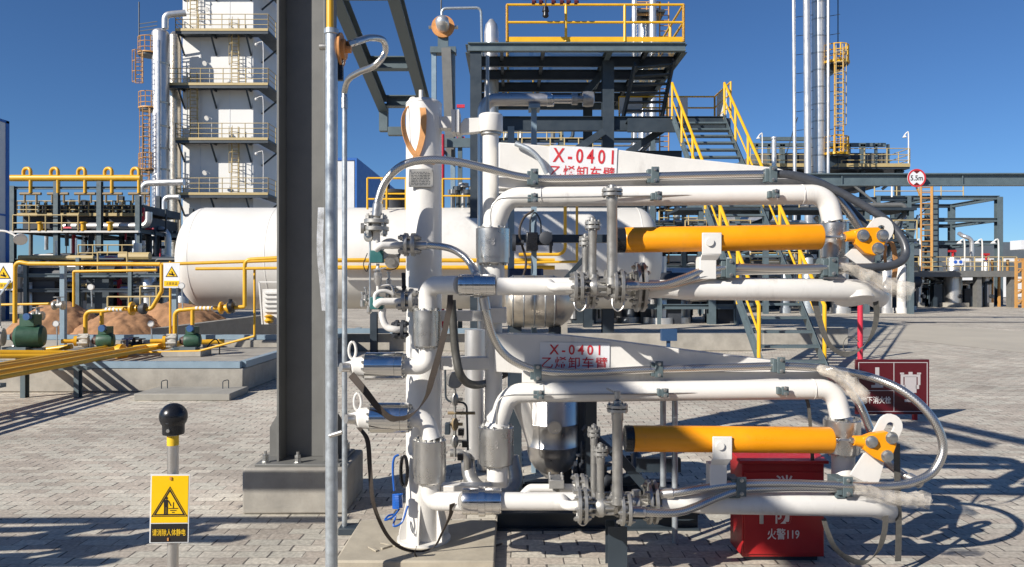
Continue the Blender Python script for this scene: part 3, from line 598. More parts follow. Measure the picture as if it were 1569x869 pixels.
upper=dict(label='upper white loading arm whose sign is half hidden by its braided hose',
 S1=(755,350,404,52),S2=(1278,342,396,42,428),
 beam=[(764,218),(800,220),(842,224),(945,229),(1050,242),(1190,257),(1248,276),(1248,291),(764,291)],rail=((764,281),(1250,283)),railh=17,
 sign=(841,225,945,282,.042),t1=(.25,93,22),t2=(-.20,98,21),pipe=((775,302),(1266,298)),welds=(828,1228),
 impulse=[(752,345),(752,325),(757,311),(772,304),(819,303),(1009,300),(1189,297),(1260,297),(1275,304),(1283,320),(1283,345)],
 clamps=[(819,271),(1004,268),(1185,267)],pclamps=[(819,303),(1009,300),(1189,297)],
 oy=439,ox0=762,ox1=880,right=(985,443,1318,445),endcap=(1308,452),
 branches=[(842,438,2,6.5,40)],
 flanges=[(886,440,48,3.96,4),(903,441,64,4.20,4),(947,439,52,3.96,5),(980,440,76,4.16,4)],
 bodies=[(910,440,3.96,.75),(935,440,4.2,1.0),(962,441,4.18,.8)],
 stems=[(908,338,432,3.96,12,24),(897,363,428,4.14,10,20),(938,288,436,3.93,16,32)],
 wires=[(880,464),(938,464)],
 spring=(368,363,957,1257,19.5),fork=(1293,363),bolts3=[(1322,361),(1352,361),(1345,381)],
 tri=[(1309,354),(1322,349),(1346,348),(1360,358),(1358,370),(1351,389),(1340,392),(1326,388),(1312,374)],lever=((1353,348),(1312,404)),
 brk=(1090,374),brkh=16,brkb=428,oclamps=[(1120,411),(1277,409)],
 hoses=[(H,[(577,331,4.3),(580,305,4.3),(592,276,4.3),(618,253,4.28),(655,245,4.3),(700,248,4.32),(750,259,4.34),(800,271,4.36),(860,274,4.37),(1004,270,4.36),(1100,268,4.36),(1185,267,4.36),(1225,270,4.36),(1262,284,4.36),(1296,320,4.36),(1322,358,4.36),(1335,385,4.34)],6.3,HOSE),
  ('black_hose',[(1186,266,4.35),(1220,270,4.33),(1270,287,4.3),(1320,313,4.25),(1360,340,4.2),(1384,370,4.15),(1386,394,4.12),(1366,407,4.09),(1330,410,4.07),(1277,410,4.08)],6.3,HOSEB),
  ('black_hose',[(1195,266,4.35),(1235,272,4.36),(1275,290,4.38),(1305,322,4.4),(1325,345,4.4),(1340,372,4.38)],6,HOSEB),
  (H,[(1290,409,4.08),(1200,411,4.08),(1120,410,4.08),(1075,416,4.08),(1045,427,4.04),(1010,437,4.0),(958,438,3.96)],5.6,HOSE),
  (H,[(1290,414,4.10),(1200,415,4.10),(1120,417,4.09),(1075,425,4.08),(1030,436,4.09),(995,440,4.1)],5.6,HOSE),
  (H,[(636,376,4.34),(660,376,4.34),(690,381,4.33),(712,394,4.3),(726,412,4.25),(730,420,4.22)],5.6,HOSE),
  ('bend_shading',[(790,220,4.44),(812,230,4.42),(828,246,4.41),(838,266,4.41)],4.2,GALV)])  # last entry: grey tube standing for shading along the beam's bent edge
lower=dict(label='lower white loading arm whose sign shows both red lines in full',
 S1=(760,653,711,54),S2=(1290,642,694,54,728),stubm=WHITE,
 beam=[(757,511),(830,512),(870,514),(935,521),(1050,536),(1190,553),(1290,571),(1290,588),(1080,588),(757,570)],rail=((800,577),(1292,578)),railh=17,
 sign=(827,525,934,569,.012),t1=(.25,78,15.5),t2=(-.20,100,18),pipe=((778,602),(1278,596)),welds=(832,1245),
 impulse=[(761,650),(762,625),(766,612),(780,606),(828,605),(1019,603),(1203,599),(1266,600)],
 clamps=[(824,571),(1010,566),(1197,560)],pclamps=[(828,605),(1019,602),(1203,599)],
 oy=768,ox0=768,ox1=890,right=(1012,770,1335,774),endcap=None,
 branches=[(862,768,7,7,36)],
 flanges=[(892,774,54,3.94,4),(902,762,60,4.20,4),(958,780,50,3.94,5),(998,769,66,4.16,4),(888,748,44,4.26,4)],
 bodies=[(920,776,3.94,.8),(945,770,4.2,1.0),(975,772,4.16,.8)],
 stems=[(920,684,772,3.94,11.5,24),(910,655,768,4.12,10,20),(946,618,772,3.91,16,32)],handle=(929,595),
 wires=[(884,792)],
 spring=(672,674.5,970,1273,20),fork=(1306,675),bolts3=[(1335,677),(1366,671),(1359,699)],
 tri=[(1322,671),(1338,665),(1360,662),(1375,671),(1374,684),(1366,706),(1354,709),(1340,702),(1325,690)],lever=((1367,648),(1322,737)),
 brk=(1106,686),brkh=18,brkb=745,oclamps=[(1136,746),(1299,746)],
 hoses=[(H,[(741,456,4.2),(746,485,4.2),(754,513,4.25),(768,537,4.3),(790,555,4.33),(824,567,4.36),(880,571,4.37),(1010,566,4.36),(1120,563,4.36),(1197,561,4.36),(1260,565,4.34),(1330,577,4.3),(1385,600,4.2),(1428,640,4.12),(1445,685,4.1),(1430,722,4.09),(1395,740,4.08),(1350,745,4.07),(1299,744,4.07),(1200,741,4.08),(1130,742,4.08),(1080,748,4.08),(1035,755,4.1),(1012,757,4.12)],6.3,HOSE),
  (H,[(1262,566,4.37),(1296,592,4.38),(1318,622,4.38),(1334,660,4.36),(1352,700,4.3),(1385,728,4.2),(1410,741,4.12)],6.3,HOSE),
  (H,[(1330,745,4.10),(1299,748,4.09),(1200,748,4.09),(1135,751,4.08),(1100,762,4.06),(1065,777,4.03),(1030,786,3.98),(968,784,3.94)],6,HOSE)])
A1=arm(upper); A2=arm(lower)
ptube(A2,'top_branch',fil([P(802,758,4.28),P(812,748,4.28),P(890,748,4.28)],S(9,4.28),5),S(6.5,4.28),WHITE,18)
mk(B().cyl(P(852,755,4.27),P(852,744,4.27),.022,14).box(P(841,0,4.27).x,P(863,0,4.27).x,4.2,4.33,P(0,744,4.27).z,P(0,731,4.27).z).bolts(P(852,738,4.27),Z,.05,4,.008,-.03,.045),'branch_cap',VALVE,A2,bev=.002)
# ---------------------------------------------------------------- product riser with swivels in front of the column
rs=top('swivel_riser','white riser with polished steel swivel joints standing in front of the white column','pipework',P(655,800,4.3))
for (y0,y1),x,w_ in (((475,531),654,42),((673,737),658,51)): swivel(rs,P(x,y0,4.28),P(x,y1,4.28),S(w_/2,4.28),plug=False)
mk(B().tube(fil([P(655,476,4.28),P(655,437,4.28),P(703,437,4.15)],S(34,4.28),10),S(13.8,4.28),28),'elbow',WHITE,rs)
mk(B().tube(fil([P(655,530,4.28),P(655,561,4.28),P(618,561,4.28)],S(26,4.28),10),S(13,4.28),28),'elbow',WHITE,rs)
mk(B().tube(fil([P(622,641,4.3),P(652,641,4.3),P(662,674,4.28)],S(22,4.28),10),S(14,4.28),28),'elbow',WHITE,rs)
mk(B().tube(fil([P(657,737,4.28),P(660,768,4.28),P(710,768,4.15)],S(30,4.28),10),S(14,4.28),28),'elbow',WHITE,rs)
mk(B().lathe(P(657,742,4.28),Z,[(0,S(15,4.28)),(S(5,4.28),S(19,4.28))],28),'collar',WHITE,rs)
hswivel(rs,702,760,437,4.15,S(16.5,4.15),CHROME); hswivel(rs,708,769,768,4.15,S(20,4.15),CHROME)
for x0,x1,y,rr,xl in ((560,619,561,21,524),(568,628,640,23,528)):
    d=4.26
    s=mk(B().lathe(P(x0,y,d),X,[(0,S(rr*.85,d)),(.004,S(rr,d)),(S((x1-x0)*.78,d),S(rr,d)),(S((x1-x0)*.78,d)+.001,S(rr*.97,d)),(S((x1-x0)*.8,d),S(rr,d)),(S(x1-x0,d)-.004,S(rr*.98,d)),(S(x1-x0,d),S(rr*.85,d))],48),'swivel_joint',CHROME,rs)
    boltring(s,P(x0,y,d),X,S(rr*.8,d),10,.008,-.012,.001); boltring(s,P(x1,y,d),X,S(rr*.8,d),10,.008,-.001,.012)
    mk(B().lathe(P(x0,y+1,d),-X,[(0,S(rr*.72,d)),(S(16,d),S(rr*.70,d)),(S(22,d),S(rr*.45,d)),(S(34,d),S(rr*.3,d))],28),'end_cone',WHITE,rs)
    mk(B().cyl(P(x0-26,y+2,d-.03),P(x0-38,y+2,d-.06),S(7,d),14),'end_knob',STAIN,rs)
    mk(B().tube([P(x0-20+5.5*math.sin(a),y-24-13*math.cos(a),d) for a in [2*math.pi*k/20 for k in range(21)]],S(2.1,d),10),'ring_handle',WHITE,rs)
# ---------------------------------------------------------------- vapour valve set at the left
vs=top('vapour_valve_set','small white pipe set with teal valves and bolted flanges left of the white column','valve set',P(590,520,4.34))
d=4.34
mk(flange(B(),P(577,345,d),Z,S(19,d),S(6.5,d),S(5,d),4,.011,.03),'flange',VALVE,vs)
mk(flange(B(),P(628,375,d-.02),X,S(18,d),S(6,d),S(5,d),4,.011,.03),'flange',VALVE,vs)
mk(flange(B(),P(625,460,d),X,S(18,d),S(6,d),S(5,d),4,.011,.03),'flange',VALVE,vs)
ptube(vs,'riser',[P(577,355,d),P(577,392,d)],S(5.5,d),WHITE,18)
for y,dd in ((377,.05),(463,.03)): ptube(vs,'cross_pipe',fil([P(576,y+5,d-dd),P(582,y-1,d-dd-.02),P(618,y-1,d-.02)],S(7,d),5),S(5.5,d),WHITE,18)
for y in (392,463):
    mk(B().box(P(568,0,d).x,P(588,0,d).x,d-.03,d+.03,P(0,y+11,d).z,P(0,y-8,d).z),'valve_block',TEAL,vs,bev=.004)
mk(B().lathe(P(598,383,d+.03),(.2,-1,.3),[(0,S(18,d)),(.012,S(18,d)),(.014,S(15,d))],28),'blind_disc',WHITE,vs)
mk(B().lathe(P(601,400,d+.0),(.1,-1,-.2),[(0,S(11,d)),(.02,S(11,d)),(.02,S(5,d)),(.03,S(5,d))],24),'gauge_body',VALVE,vs)
mk(B().lathe(P(566,362,d+.02),(-.6,-1,0),[(0,S(9,d)),(.012,S(9,d)),(.016,S(6,d))],22),'gauge_body',VALVE,vs)
ptube(vs,'drop_pipe',[P(579,404,d),P(579,455,d)],S(2.5,d),WHITE,12)
mk(B().lathe(P(579,424,d),Z,[(-.05,S(4,d)),(-.03,S(6,d)),(.02,S(6.5,d)),(.03,S(4,d)),(.05,S(4,d))],14).bar(P(572,414,d-.02),P(592,410,d-.02),.01,.008),'needle_valve',STAIN,vs)
ptube(vs,'side_rod',[P(567,370,d),P(567,470,d)],S(1.6,d),GALV,8)
ptube(vs,'return_elbow',crv([P(587,472,d),P(586,485,d),P(592,500,d),P(606,505,d),P(622,504,d+.05)],6),S(5.3,d),WHITE,16)
ptube(vs,'return_elbow',crv([P(574,465,d-.02),P(576,450,d-.02),P(590,446,d),P(604,452,d+.02),P(606,462,d+.04)],6),S(3.2,d),WHITE,14)
mk(flange(B(),P(613,505,d+.05),X,S(15,d),S(5,d),S(4,d),4,.01,.02),'flange',DARKB,vs)
ptube(vs,'ground_wire',crv([P(563,388,d),P(557,405,d),P(562,416,d),P(567,400,d)],6),.003,BLACK,6)
ptube(vs,'ground_wire',crv([P(612,385,d),P(610,408,d),P(596,414,d),P(584,410,d)],6),.003,BLACK,6)
for k,(x,y) in enumerate(((556,463),(561,455),(566,472),(596,432))):
    mk(B().lathe(P(x,y,d+.06),Z,[(-.035,S(2,d)),(-.025,S(4,d)),(.012,S(4.2,d)),(.02,S(2,d)),(.05,S(2,d)),(.05,S(3.6,d)),(.06,S(3.6,d))],12),'needle_valve',STAIN,vs)
mk(B().bar(P(618,418,d-.03),P(619,440,d-.03),.022,.012).cyl(P(619,440,d-.04),P(619,440,d+.02),.015,10),'lever',BLACK,vs,bev=.002)
ptube(vs,'cross_pipe',[P(590,440,d+.05),P(640,446,d+.08)],S(4,d),WHITE,14)
ptube(vs,'branch_tube',fil([P(583,438,d),P(600,436,d),P(604,452,d)],.02,4),S(1.6,d),STAIN,8)
mk(flange(B(),P(600,452,d+.06),X,S(14,d),S(5,d),S(4,d),4,.009,.02),'flange',VALVE,vs)
mk(B().lathe(P(566,350,d-.01),(-1,-.2,0),[(0,S(5,d)),(.03,S(5,d)),(.03,S(8,d)),(.05,S(8,d))],14),'side_plug',VALVE,vs)
# leg of the valve set
o=mk(B().hb((P(573,0,17.6).x,17.6,0),P(573,478,17.6),.16,.16),'steel_post',STEELD); tag(o,'dark short steel post before the bund wall left of the white column','post')
# ---------------------------------------------------------------- straps and loose hoses
def strap(name,label,cat,pts,wv,m,t=.004,n=8):
    c=crv([P(*p) for p in pts],n); L=len(c)
    if isinstance(wv,list):
        k=[]; 
        for i in range(L):
            f=i/(L-1)*(len(wv)-1); j=min(int(f),len(wv)-2); k.append(V(wv[j]).lerp(V(wv[j+1]),f-j))
        wv=k
    o=mk(B().ribbon(c,wv,t),name,m); tag(o,label,cat); return o
strap('strap','brown webbing strap hanging from the upper polished swivel down across the column','strap',[(690,452,4.1),(688,475,4.1),(676,530,4.08),(662,580,4.08),(655,605,4.1),(640,628,4.14),(622,640,4.17),(600,641,4.17),(580,625,4.16),(560,600,4.16),(538,574,4.2)],[(.03,0,0),(.035,0,.01),(.04,0,.01),(.03,-.01,.02),(.012,-.01,.03),(.01,-.01,.035),(.02,0,.035),(.03,0,.03)],STRAPB)
strap('strap','dark strap hanging from the lower left swivel and trailing over the beige slab','strap',[(550,655,4.16),(563,675,4.14),(567,720,4.12),(572,770,4.12),(590,815,4.2),(612,838,4.32),(640,845,4.38),(665,838,4.36),(678,815,4.3),(690,790,4.2),(693,772,4.1)],[(.03,0,0),(.025,0,0),(.022,0,0),(.02,0,.01),(.02,.0,.015),(.02,.0,.02),(.03,0,.01)],STRAPB)
o=mk(B().tube(crv([P(692,460,4.3),P(694,490,4.3),P(698,540,4.3),P(706,575,4.3),P(722,589,4.5),P(745,587,4.76),P(775,572,4.86)],8),S(6.5,4.3),14),'rubber_hose',mat('hose_grey',(.07,.068,.06),.55,0,.2,30)); tag(o,'dark grey bent rubber hose hanging behind the brown strap near the column','hose')
strap('strap','thin brown strap lying across the beige slab and paving','strap',[(638,838,4.25),(636,850,4.3),(650,857,4.32),(690,856,4.33),(720,848,4.4),(770,833,4.62)],(.0,.022,.004),STRAPB,.003)
strap('strap','dark strap looping below the end of the upper outer pipe','strap',[(1341,452,4.12),(1343,485,4.13),(1335,515,4.13),(1318,535,4.14),(1295,543,4.14),(1274,532,4.13),(1262,510,4.13),(1250,470,4.14),(1245,455,4.15)],[(.03,.0,.0),(.03,0,0),(.02,0,.02),(.0,.01,.03),(.02,0,.02),(.035,0,0),(.035,0,0)],STRAPG)
strap('strap','small curled strap end hanging beside the red pole','strap',[(1298,545,4.2),(1292,530,4.2),(1297,518,4.2),(1308,517,4.2),(1316,524,4.2)],[(0.01,.02,0),(.01,.02,0)],STRAPG)
strap('strap','dark strap looping below the end of the lower outer pipe','strap',[(1357,790,4.1),(1355,815,4.1),(1345,845,4.12),(1325,862,4.14),(1300,856,4.15),(1280,840,4.15),(1268,815,4.15),(1262,795,4.15)],[(.03,.0,.0),(.03,0,0),(.015,0,.025),(.0,.0,.035),(.02,0,.03),(.025,0,.01)],STRAPG)
strap('strap','long straight dark strap hanging below the slotted lever of the lower arm','strap',[(1374,680,4.16),(1375,740,4.16),(1377,800,4.16),(1376,860,4.17)],(.034,0,0),STRAPG)
strap('strap','narrow dark strap hung behind the lower spring cylinder','strap',[(1224,611,4.4),(1232,608,4.38),(1238,618,4.37),(1241,645,4.37),(1244,680,4.37),(1245,710,4.37)],(.02,0,0),STRAPG)
strap('strap','orange webbing strap hanging behind the upper knuckle bolts','strap',[(1356,372,4.17),(1366,372,4.16),(1371,390,4.16),(1372,410,4.16),(1369,430,4.16)],(.03,.01,0),STRAPO)
strap('strap','narrow brown strap end hanging beside the upper knuckle','strap',[(1357,376,4.14),(1356,395,4.14),(1358,408,4.14)],(.016,0,0),STRAPO)
def wrapfilm(label,pts,rs):                  # loose film: several creased sheets twisted round the core
    random.seed(len(label)); c=crv([P(*p) for p in pts],3); L=len(c); b=B()
    for lay in range(3):
        n=8; o0=len(b.v); a0=random.uniform(0,6.3); span=random.uniform(3.4,5.4); tw=random.uniform(-2,2)
        for i,pt in enumerate(c):
            f=i/(L-1); rr=S(rs[0]+(rs[1]-rs[0])*f,4.1)*(.62+.12*lay)
            tg=(c[min(i+1,L-1)]-c[max(i-1,0)]).normalized(); n1=tg.cross(V((0,0,1))).normalized(); n2=tg.cross(n1)
            for k in range(n):
                a=a0+tw*f+span*(k/(n-1)-.5); cr=random.uniform(-.22,.22)
                b.v.append(pt+(n1*math.cos(a)+n2*math.sin(a))*rr*(1+cr+.25*abs(k/(n-1)-.5)*random.random())+tg*random.uniform(-.016,.016))
        for i in range(L-1):
            for k in range(n-1): a=o0+i*n+k; b.f.append((a,a+1,a+n+1)); b.f.append((a,a+n+1,a+n))
    o=mk(b,'plastic_wrap',FILM,sharp=32); tag(o,label,'plastic wrap')
wrapfilm('crumpled clear plastic wrap at the end of the upper outer pipe',[(1288,410,4.05),(1312,416,4.05),(1340,428,4.03),(1365,440,4.02),(1392,448,4.02)],(9,17))
wrapfilm('crumpled clear plastic wrap around the hose above the lower drop elbow',[(1255,566,4.3),(1280,574,4.26),(1302,590,4.24),(1322,613,4.22)],(9,19))
wrapfilm('crumpled clear plastic wrap at the end of the lower outer pipe',[(1308,750,4.03),(1335,755,4.03),(1370,764,4.03),(1402,767,4.03),(1420,768,4.03)],(10,15))
b=B(); 
for k in range(3): b.tube([P(604,700+k*2,4.45)+V((0,0,0)),P(602,722,4.45),P(604,750,4.45)],.006,8)
b=B().tube(crv([P(611,697,4.45),P(604,702,4.44),P(602,720,4.44),P(604,752,4.44)],6),.007,8)
cl=[P(609+7*math.cos(k*.7),757+k*.28,4.44+.03*math.sin(k*.7)) for k in range(80)]; b.tube(cl,.006,8)
b.tube(crv([P(612,780,4.44),P(602,792,4.4),P(590,797,4.38),P(596,790,4.42),(P(606,790,4.44)),P(603,806,4.4),P(616,800,4.42),P(625,775,4.44)],6),.006,8)
tag(mk(b,'coiled_cable',BLUEH),'bright blue coiled earthing cable at the foot of the white column','cable')
b=B()
for k in range(5): b.tube([P(618+k*.6+5*math.sin(a),722-24*math.cos(a),4.44+.012*k) for a in [2*math.pi*j/20 for j in range(21)]],.006,7)
tag(mk(b,'black_cable_loop',BLACK),'bundle of black cable hanging at the left side of the white column','cable')
# ---------------------------------------------------------------- supports under the arms
sp=top('valve_support','dark steel post with a grey cross plate standing under the lower arm valves','support',(P(944,0,4.3).x,4.3,0))
phb(sp,'post',(P(944,0,4.3).x,4.3,0),(P(944,0,4.3).x,4.3,P(0,802,4.3).z),S(29,4.3),.13,STEELD,up=(0,1,0),t=.008)
mk(B().box(P(955,0,4.75).x,P(1040,0,4.75).x,4.72,4.76,P(0,857,4.75).z,P(0,838,4.75).z),'cross_plate',STEEL,sp,bev=.002)
for px,y0 in ((1016,612),(1034,612)):
    dd=4.7; o=mk(B().tube([(P(px,0,dd).x,dd,0 if px>1020 else P(0,745,dd).z),P(px,y0,dd)],S(4.5,dd),14),'slim_pipe',GALV,sp)
mk(B().tube(crv([P(1016,745,4.7),P(1014,765,4.72),P(1004,780,4.8),P(985,785,4.9)],6),S(6,4.7),14),'bent_hose',HOSEB,sp)
mk(B().bar(P(975,712,4.9),P(1042,712,4.9),.05,.09).bar(P(940,690,5.0),P(1010,770,5.0),.06,.06),'cross_arm',STEELD,sp)
# ---------------------------------------------------------------- fire equipment box
fx0,fx1=P(1137,0,4.38).x,P(1263,0,4.38).x; fy0,fy1=4.38,4.62; fz=P(0,710,4.38).z
fb=top('fire_equipment_box','red steel fire equipment box with white lettering under the lower arm','fire box',((fx0+fx1)/2,(fy0+fy1)/2,0))
mk(B().box(fx0,fx1,fy0,fy1,.03,fz),'body',RED,fb,bev=.006)
mk(B().prism([(fx0-.02,fy0-.02,fz),(fx1+.02,fy0-.02,fz),(fx1+.02,fy1+.02,fz+.03),(fx0-.02,fy1+.02,fz+.03)],(0,0,.018)),'lid',RED,fb,bev=.004)
mk(B().box(fx0+.01,fx1-.01,fy0-.012,fy0-.001,.05,fz-.05),'door',RED,fb,bev=.003)
mk(B().box(fx0+.03,fx1-.03,fy0+.03,fy1-.03,0,.03),'plinth_frame',DARKB,fb)
dx=(fx0+fx1)/2; fy=fy0-.0125
text('消',(dx,fy,P(0,742,4.37).z),.10,.11,INKW,fb,bold=.01); text('防',(dx,fy,P(0,788,4.37).z),.10,.11,INKW,fb,bold=.01)
text('火警119',(P(1200,0,4.37).x,fy,P(0,818,4.37).z),S(49,4.37),S(17,4.37),INKW,fb,bold=.012)
mk(B().box(P(1163,0,4.37).x,P(1169,0,4.37).x,fy-.012,fy,P(0,802,4.37).z,P(0,784,4.37).z),'handle',STAIN,fb,bev=.003)
# ---------------------------------------------------------------- hydrant sign
hd=8.9; hs=top('hydrant_sign','red board sign darkened by painted shade with white hydrant pictograms standing on the paving','sign',(P(1368,0,hd).x,hd,0))
pl=mk(B().box(P(1311,0,hd).x,P(1424,0,hd).x,hd,hd+.03,P(0,635,hd).z,P(0,551,hd).z),'board',REDSHADED,hs,bev=.004)
def r4(b,x0,x1,y0,y1,off=.004): b.box(P(x0,0,hd).x,P(x1,0,hd).x,hd-off,hd-off+.003,P(0,y1,hd).z,P(0,y0,hd).z); return b
b=B()
for x0,x1,y0,y1 in ((1315,1421,555,556),(1315,1421,630,631),(1315,1316,556,630),(1420,1421,556,630),(1369,1370,556,630),(1316,1369,598,599)): r4(b,x0,x1,y0,y1)
mk(b,'border_lines',INKG,pl)
b=B(); r4(b,1341,1347,563,590); r4(b,1337,1351,577,580); r4(b,1335,1353,590,594); mk(b,'nozzle_pictogram',INKG,pl)
b=B(); r4(b,1386,1404,577,602); r4(b,1384,1406,574,577.5); r4(b,1392,1398,570,574); r4(b,1390,1400,602,612); r4(b,1386,1404,612,616)
for x in (1380,1406): r4(b,x,x+4,573,590); r4(b,x-1,x+5,571,573.5)
r4(b,1382,1387,590,596); r4(b,1403,1408,590,596); mk(b,'hydrant_pictogram',INKG,pl)
text('地下消火栓',P(1342,613,hd-.003),S(46,hd),S(11,hd),INKW,pl,bold=.015)
for x in (1330,1405): mk(B().box(P(x-3,0,hd).x,P(x+3,0,hd).x,hd+.03,hd+.07,0,P(0,600,hd).z),'leg',RED,hs)
rp=mk(B().cyl((P(1318,0,16).x,16,0),(P(1318,0,16).x,16,P(0,440,16).z),S(4,16),14),'red_post',REDPOLE); tag(rp,'slim red post standing on the paving beyond the hydrant sign','post')
# ---------------------------------------------------------------- stainless insulated vessels behind the arms
d=5.6; ip=top('insulated_pot','polished steel insulated pot with round bottom hanging behind the lower arm','vessel',P(847,728,d))
r=S(39,d)
mk(B().lathe(P(847,728,d),Z,[(S(1,d),S(4,d)),(S(4,d),S(16,d)),(S(12,d),S(28,d)),(S(24,d),S(36,d)),(S(36,d),r),(S(46,d),r),(S(47,d),r*1.02),(S(48,d),r),(S(80,d),r),(S(81,d),r*1.02),(S(82,d),r),(S(160,d),r),(S(175,d),r*.6)],48),'jacket',STAIN,ip,sharp=50)
k=P(850,655,d-r); mk(B().lathe(k+V((0,.02,0)),(0,-1,0),[(0,S(11,d)),(.03,S(11,d)),(.032,S(9,d)),(.03,S(8.6,d))],28),'inspection_cap',STAIN,ip)
ptube(ip,'sloping_pipe',crv([P(795,610,d-.05),P(812,650,d-.05),P(832,705,d-.02),P(846,722,d)],6),S(14,d),CLAD,24)
d=5.3; o=mk(B().tube([P(728,505,d),P(728,628,d),(P(728,700,d))],[S(16,d)]*3,28).lathe(P(728,560,d),Z,[(-.004,S(16,d)),(0,S(16.6,d)),(.004,S(16,d))],28,False),'insulated_riser',CLAD); tag(o,'vertical silver clad pipe behind the arm spindle below the upper arm','pipe')
o=mk(B().tube(crv([P(716,700,5.3),P(722,735,5.2),P(745,755,5.1),P(775,760,5.1),P(790,740,5.2),P(785,700,5.3)],7),S(11,5.2),20),'insulated_bend',VALVE); tag(o,'grey curved pipe bend below the clad riser by the spindle','pipe')
d=6.2; r=S(40,d)
iv=top('insulated_drum','foil clad horizontal drum with wire bands behind the upper outer arm','drum',P(820,500,d))
mk(B().lathe(P(776,462,d)-X*.02,X,[(0,r*.5),(.03,r*.9),(.08,r),(S(70,d),r),(S(88,d),r*.93),(S(100,d),r*.7),(S(108,d),r*.35),(S(110,d),.01)],40),'jacket',FOIL,iv,sharp=50)
b=B()
for x in (786,802,818,834,848): b.lathe(P(x,462,d),X,[(-.006,r*1.002),(0,r*1.02),(.006,r*1.002)],40,False)
mk(b,'bands',BOLT,iv)
for x in (790,850): mk(B().bar((P(x,0,d).x,d,0),P(x,500,d),.1,.1),'saddle_post',STEELD,iv)
# top insulated pipe
d=6.5; tp=top('insulated_header','polished clad pipe with elbow resting on a light blue post above the upper arm','pipe',P(818,215,d))
ptube(tp,'clad_pipe',fil([(P(741,0,d).x,d,.02),P(741,153,d),P(838,153,d)],S(18,d),8),S(9.5,d),STAIN,24)
ptube(tp,'clad_pipe',[P(838,153,d),P(846,153,d),P(848,152,d),P(876,152,d)],[S(10.5,d),S(10.5,d),S(6.5,d),S(6.5,d)],CHROME,20)
mk(B().lathe(P(876,152,d),X,[(0,S(9,d)),(.05,S(9,d)),(.05,S(5,d)),(.12,S(5,d))],20).lathe(P(893,152,d),X,[(0,S(11,d)),(.04,S(12,d)),(.09,S(11,d)),(.1,S(6,d))],20),'valve',VALVE,tp)
mk(B().bar((P(818,0,d).x,d,0),P(818,168,d),S(8,d),.12).box(P(810,0,d).x,P(827,0,d).x,d-.1,d+.1,P(0,169,d).z,P(0,163,d).z),'post',LBLUE,tp)
ptube(tp,'thin_riser',[P(747,205,d-.3),P(747,85,d-.3)],S(2.6,d),VALVE,10)
for px in (783,):
    o=mk(B().bar((P(px,0,6.9).x,6.9,0),P(px,196,6.9),S(10,6.9),.14),'steel_post',LBLUE); tag(o,'light blue-grey steel post behind the arm spindle','post')
# valves and cables seen through the gap beneath the upper inner pipe
gv=top('gate_valve_line','dark motor valve with handwheels between the arm pipes','valve',P(818,400,6.4)); d=6.4
mk(B().box(P(806,0,d).x,P(824,0,d).x,d-.1,d+.1,P(0,385,d).z,P(0,357,d).z),'actuator',BLACK,gv,bev=.01)
mk(B().lathe(P(842,372,d),X,[(0,S(16,d)),(.02,S(16,d)),(.02,S(5,d)),(.03,S(5,d))],20).cyl(P(824,372,d),P(842,372,d),S(4,d),10).lathe(P(836,365,d-.1),(0,-1,0),[(0,S(10,d)),(.05,S(10,d)),(.06,S(6,d))],14),'handwheel',DARKB,gv)
mk(B().lathe(P(785,372,d),X,[(0,S(13,d)),(.03,S(13,d)),(.03,S(4,d)),(.1,S(4,d))],20),'handwheel',DARKB,gv)
ptube(gv,'cable',crv([P(812,358,d),P(813,335,d),P(820,326,d),P(828,340,d),P(829,362,d)],6),S(1.3,d),BLACK,8)
ptube(gv,'cable',crv([P(800,430,d),P(806,400,d),P(796,360,d),P(802,335,d),P(818,322,d)],6),S(1.8,d),STRAPB,8)
mk(B().box(P(780,0,6.9).x,P(832,0,6.9).x,6.8,6.95,P(0,432,6.9).z,P(0,412,6.9).z),'blue_cover',mat('dark_blue',(.012,.03,.09),.5,0,.2,10),gv,bev=.01)
pbar(gv,'steel_rail',P(784,366,7.2),P(935,366,7.2),.1,S(12,7.2),STEELD)
pbar(gv,'brace',P(855,440,7.0),P(905,385,7.0),.06,S(7,7),STEELD)
# ---------------------------------------------------------------- mast with orange disc
d=25; ms=top('disc_mast','twin-post blue-grey mast topped by an orange disc with a silver cap','mast',(P(679,0,d).x,d,0))
for x in (665,694): mk(B().bar((P(x,0,d).x,d,0),P(x,82,d),S(7,d),.2),'post',LBLUE,ms)
mk(B().box(P(660,0,d).x,P(699,0,d).x,d-.2,d+.2,P(0,83,d).z,P(0,74,d).z),'head_plate',STEEL,ms)
mk(B().tube([P(684,75,d-.25),P(690,245,d-.25)],[S(10,d),S(9,d)],4),'slanted_tube',COLG,ms)
mk(B().lathe(P(679,43,d),(.05,-1,.1),[(0,S(16,d)),(.08,S(17.5,d)),(.14,S(17.5,d))],30),'disc',PRIMO,ms)
mk(B().lathe(P(679,43,d-.06),(-.0,-1,.28),[(0,S(10,d)),(.4,S(10,d)),(.5,S(7,d)),(.56,S(2,d))],26),'silver_cap',CLAD,ms)
mk(B().box(P(671,0,d).x,P(687,0,d).x,d-.08,d+.08,P(0,75,d).z,P(0,56,d).z),'neck',STEEL,ms)
for a,c in ((657,663),(695,702)): mk(B().cyl(P(a,42,d),P(c,42,d),.06,8),'side_pin',BOLT,ms)
ptube(ms,'bent_tube',fil([P(677,27,d),P(677,13,d),P(737,12,d),P(739,90,d+.3)],.16,5),S(2,d),GALV,10)
ptube(ms,'thin_rod',[P(676,30,d),P(676,-30,d)],S(1.2,d),STEELD,8)
d=24.4; b=B(); b.bar((P(705,0,d).x,d,0),P(705,205,d),.14,.2).bar(P(672,219,d-.16),P(745,219,d-.16),.1,S(14,d)).bar(P(676,228,d-.3),P(692,244,d-.3),.1,.1); o=mk(b,'pipe_support',STEEL); tag(o,'small blue-grey support between the white column and the arm spindle','support')
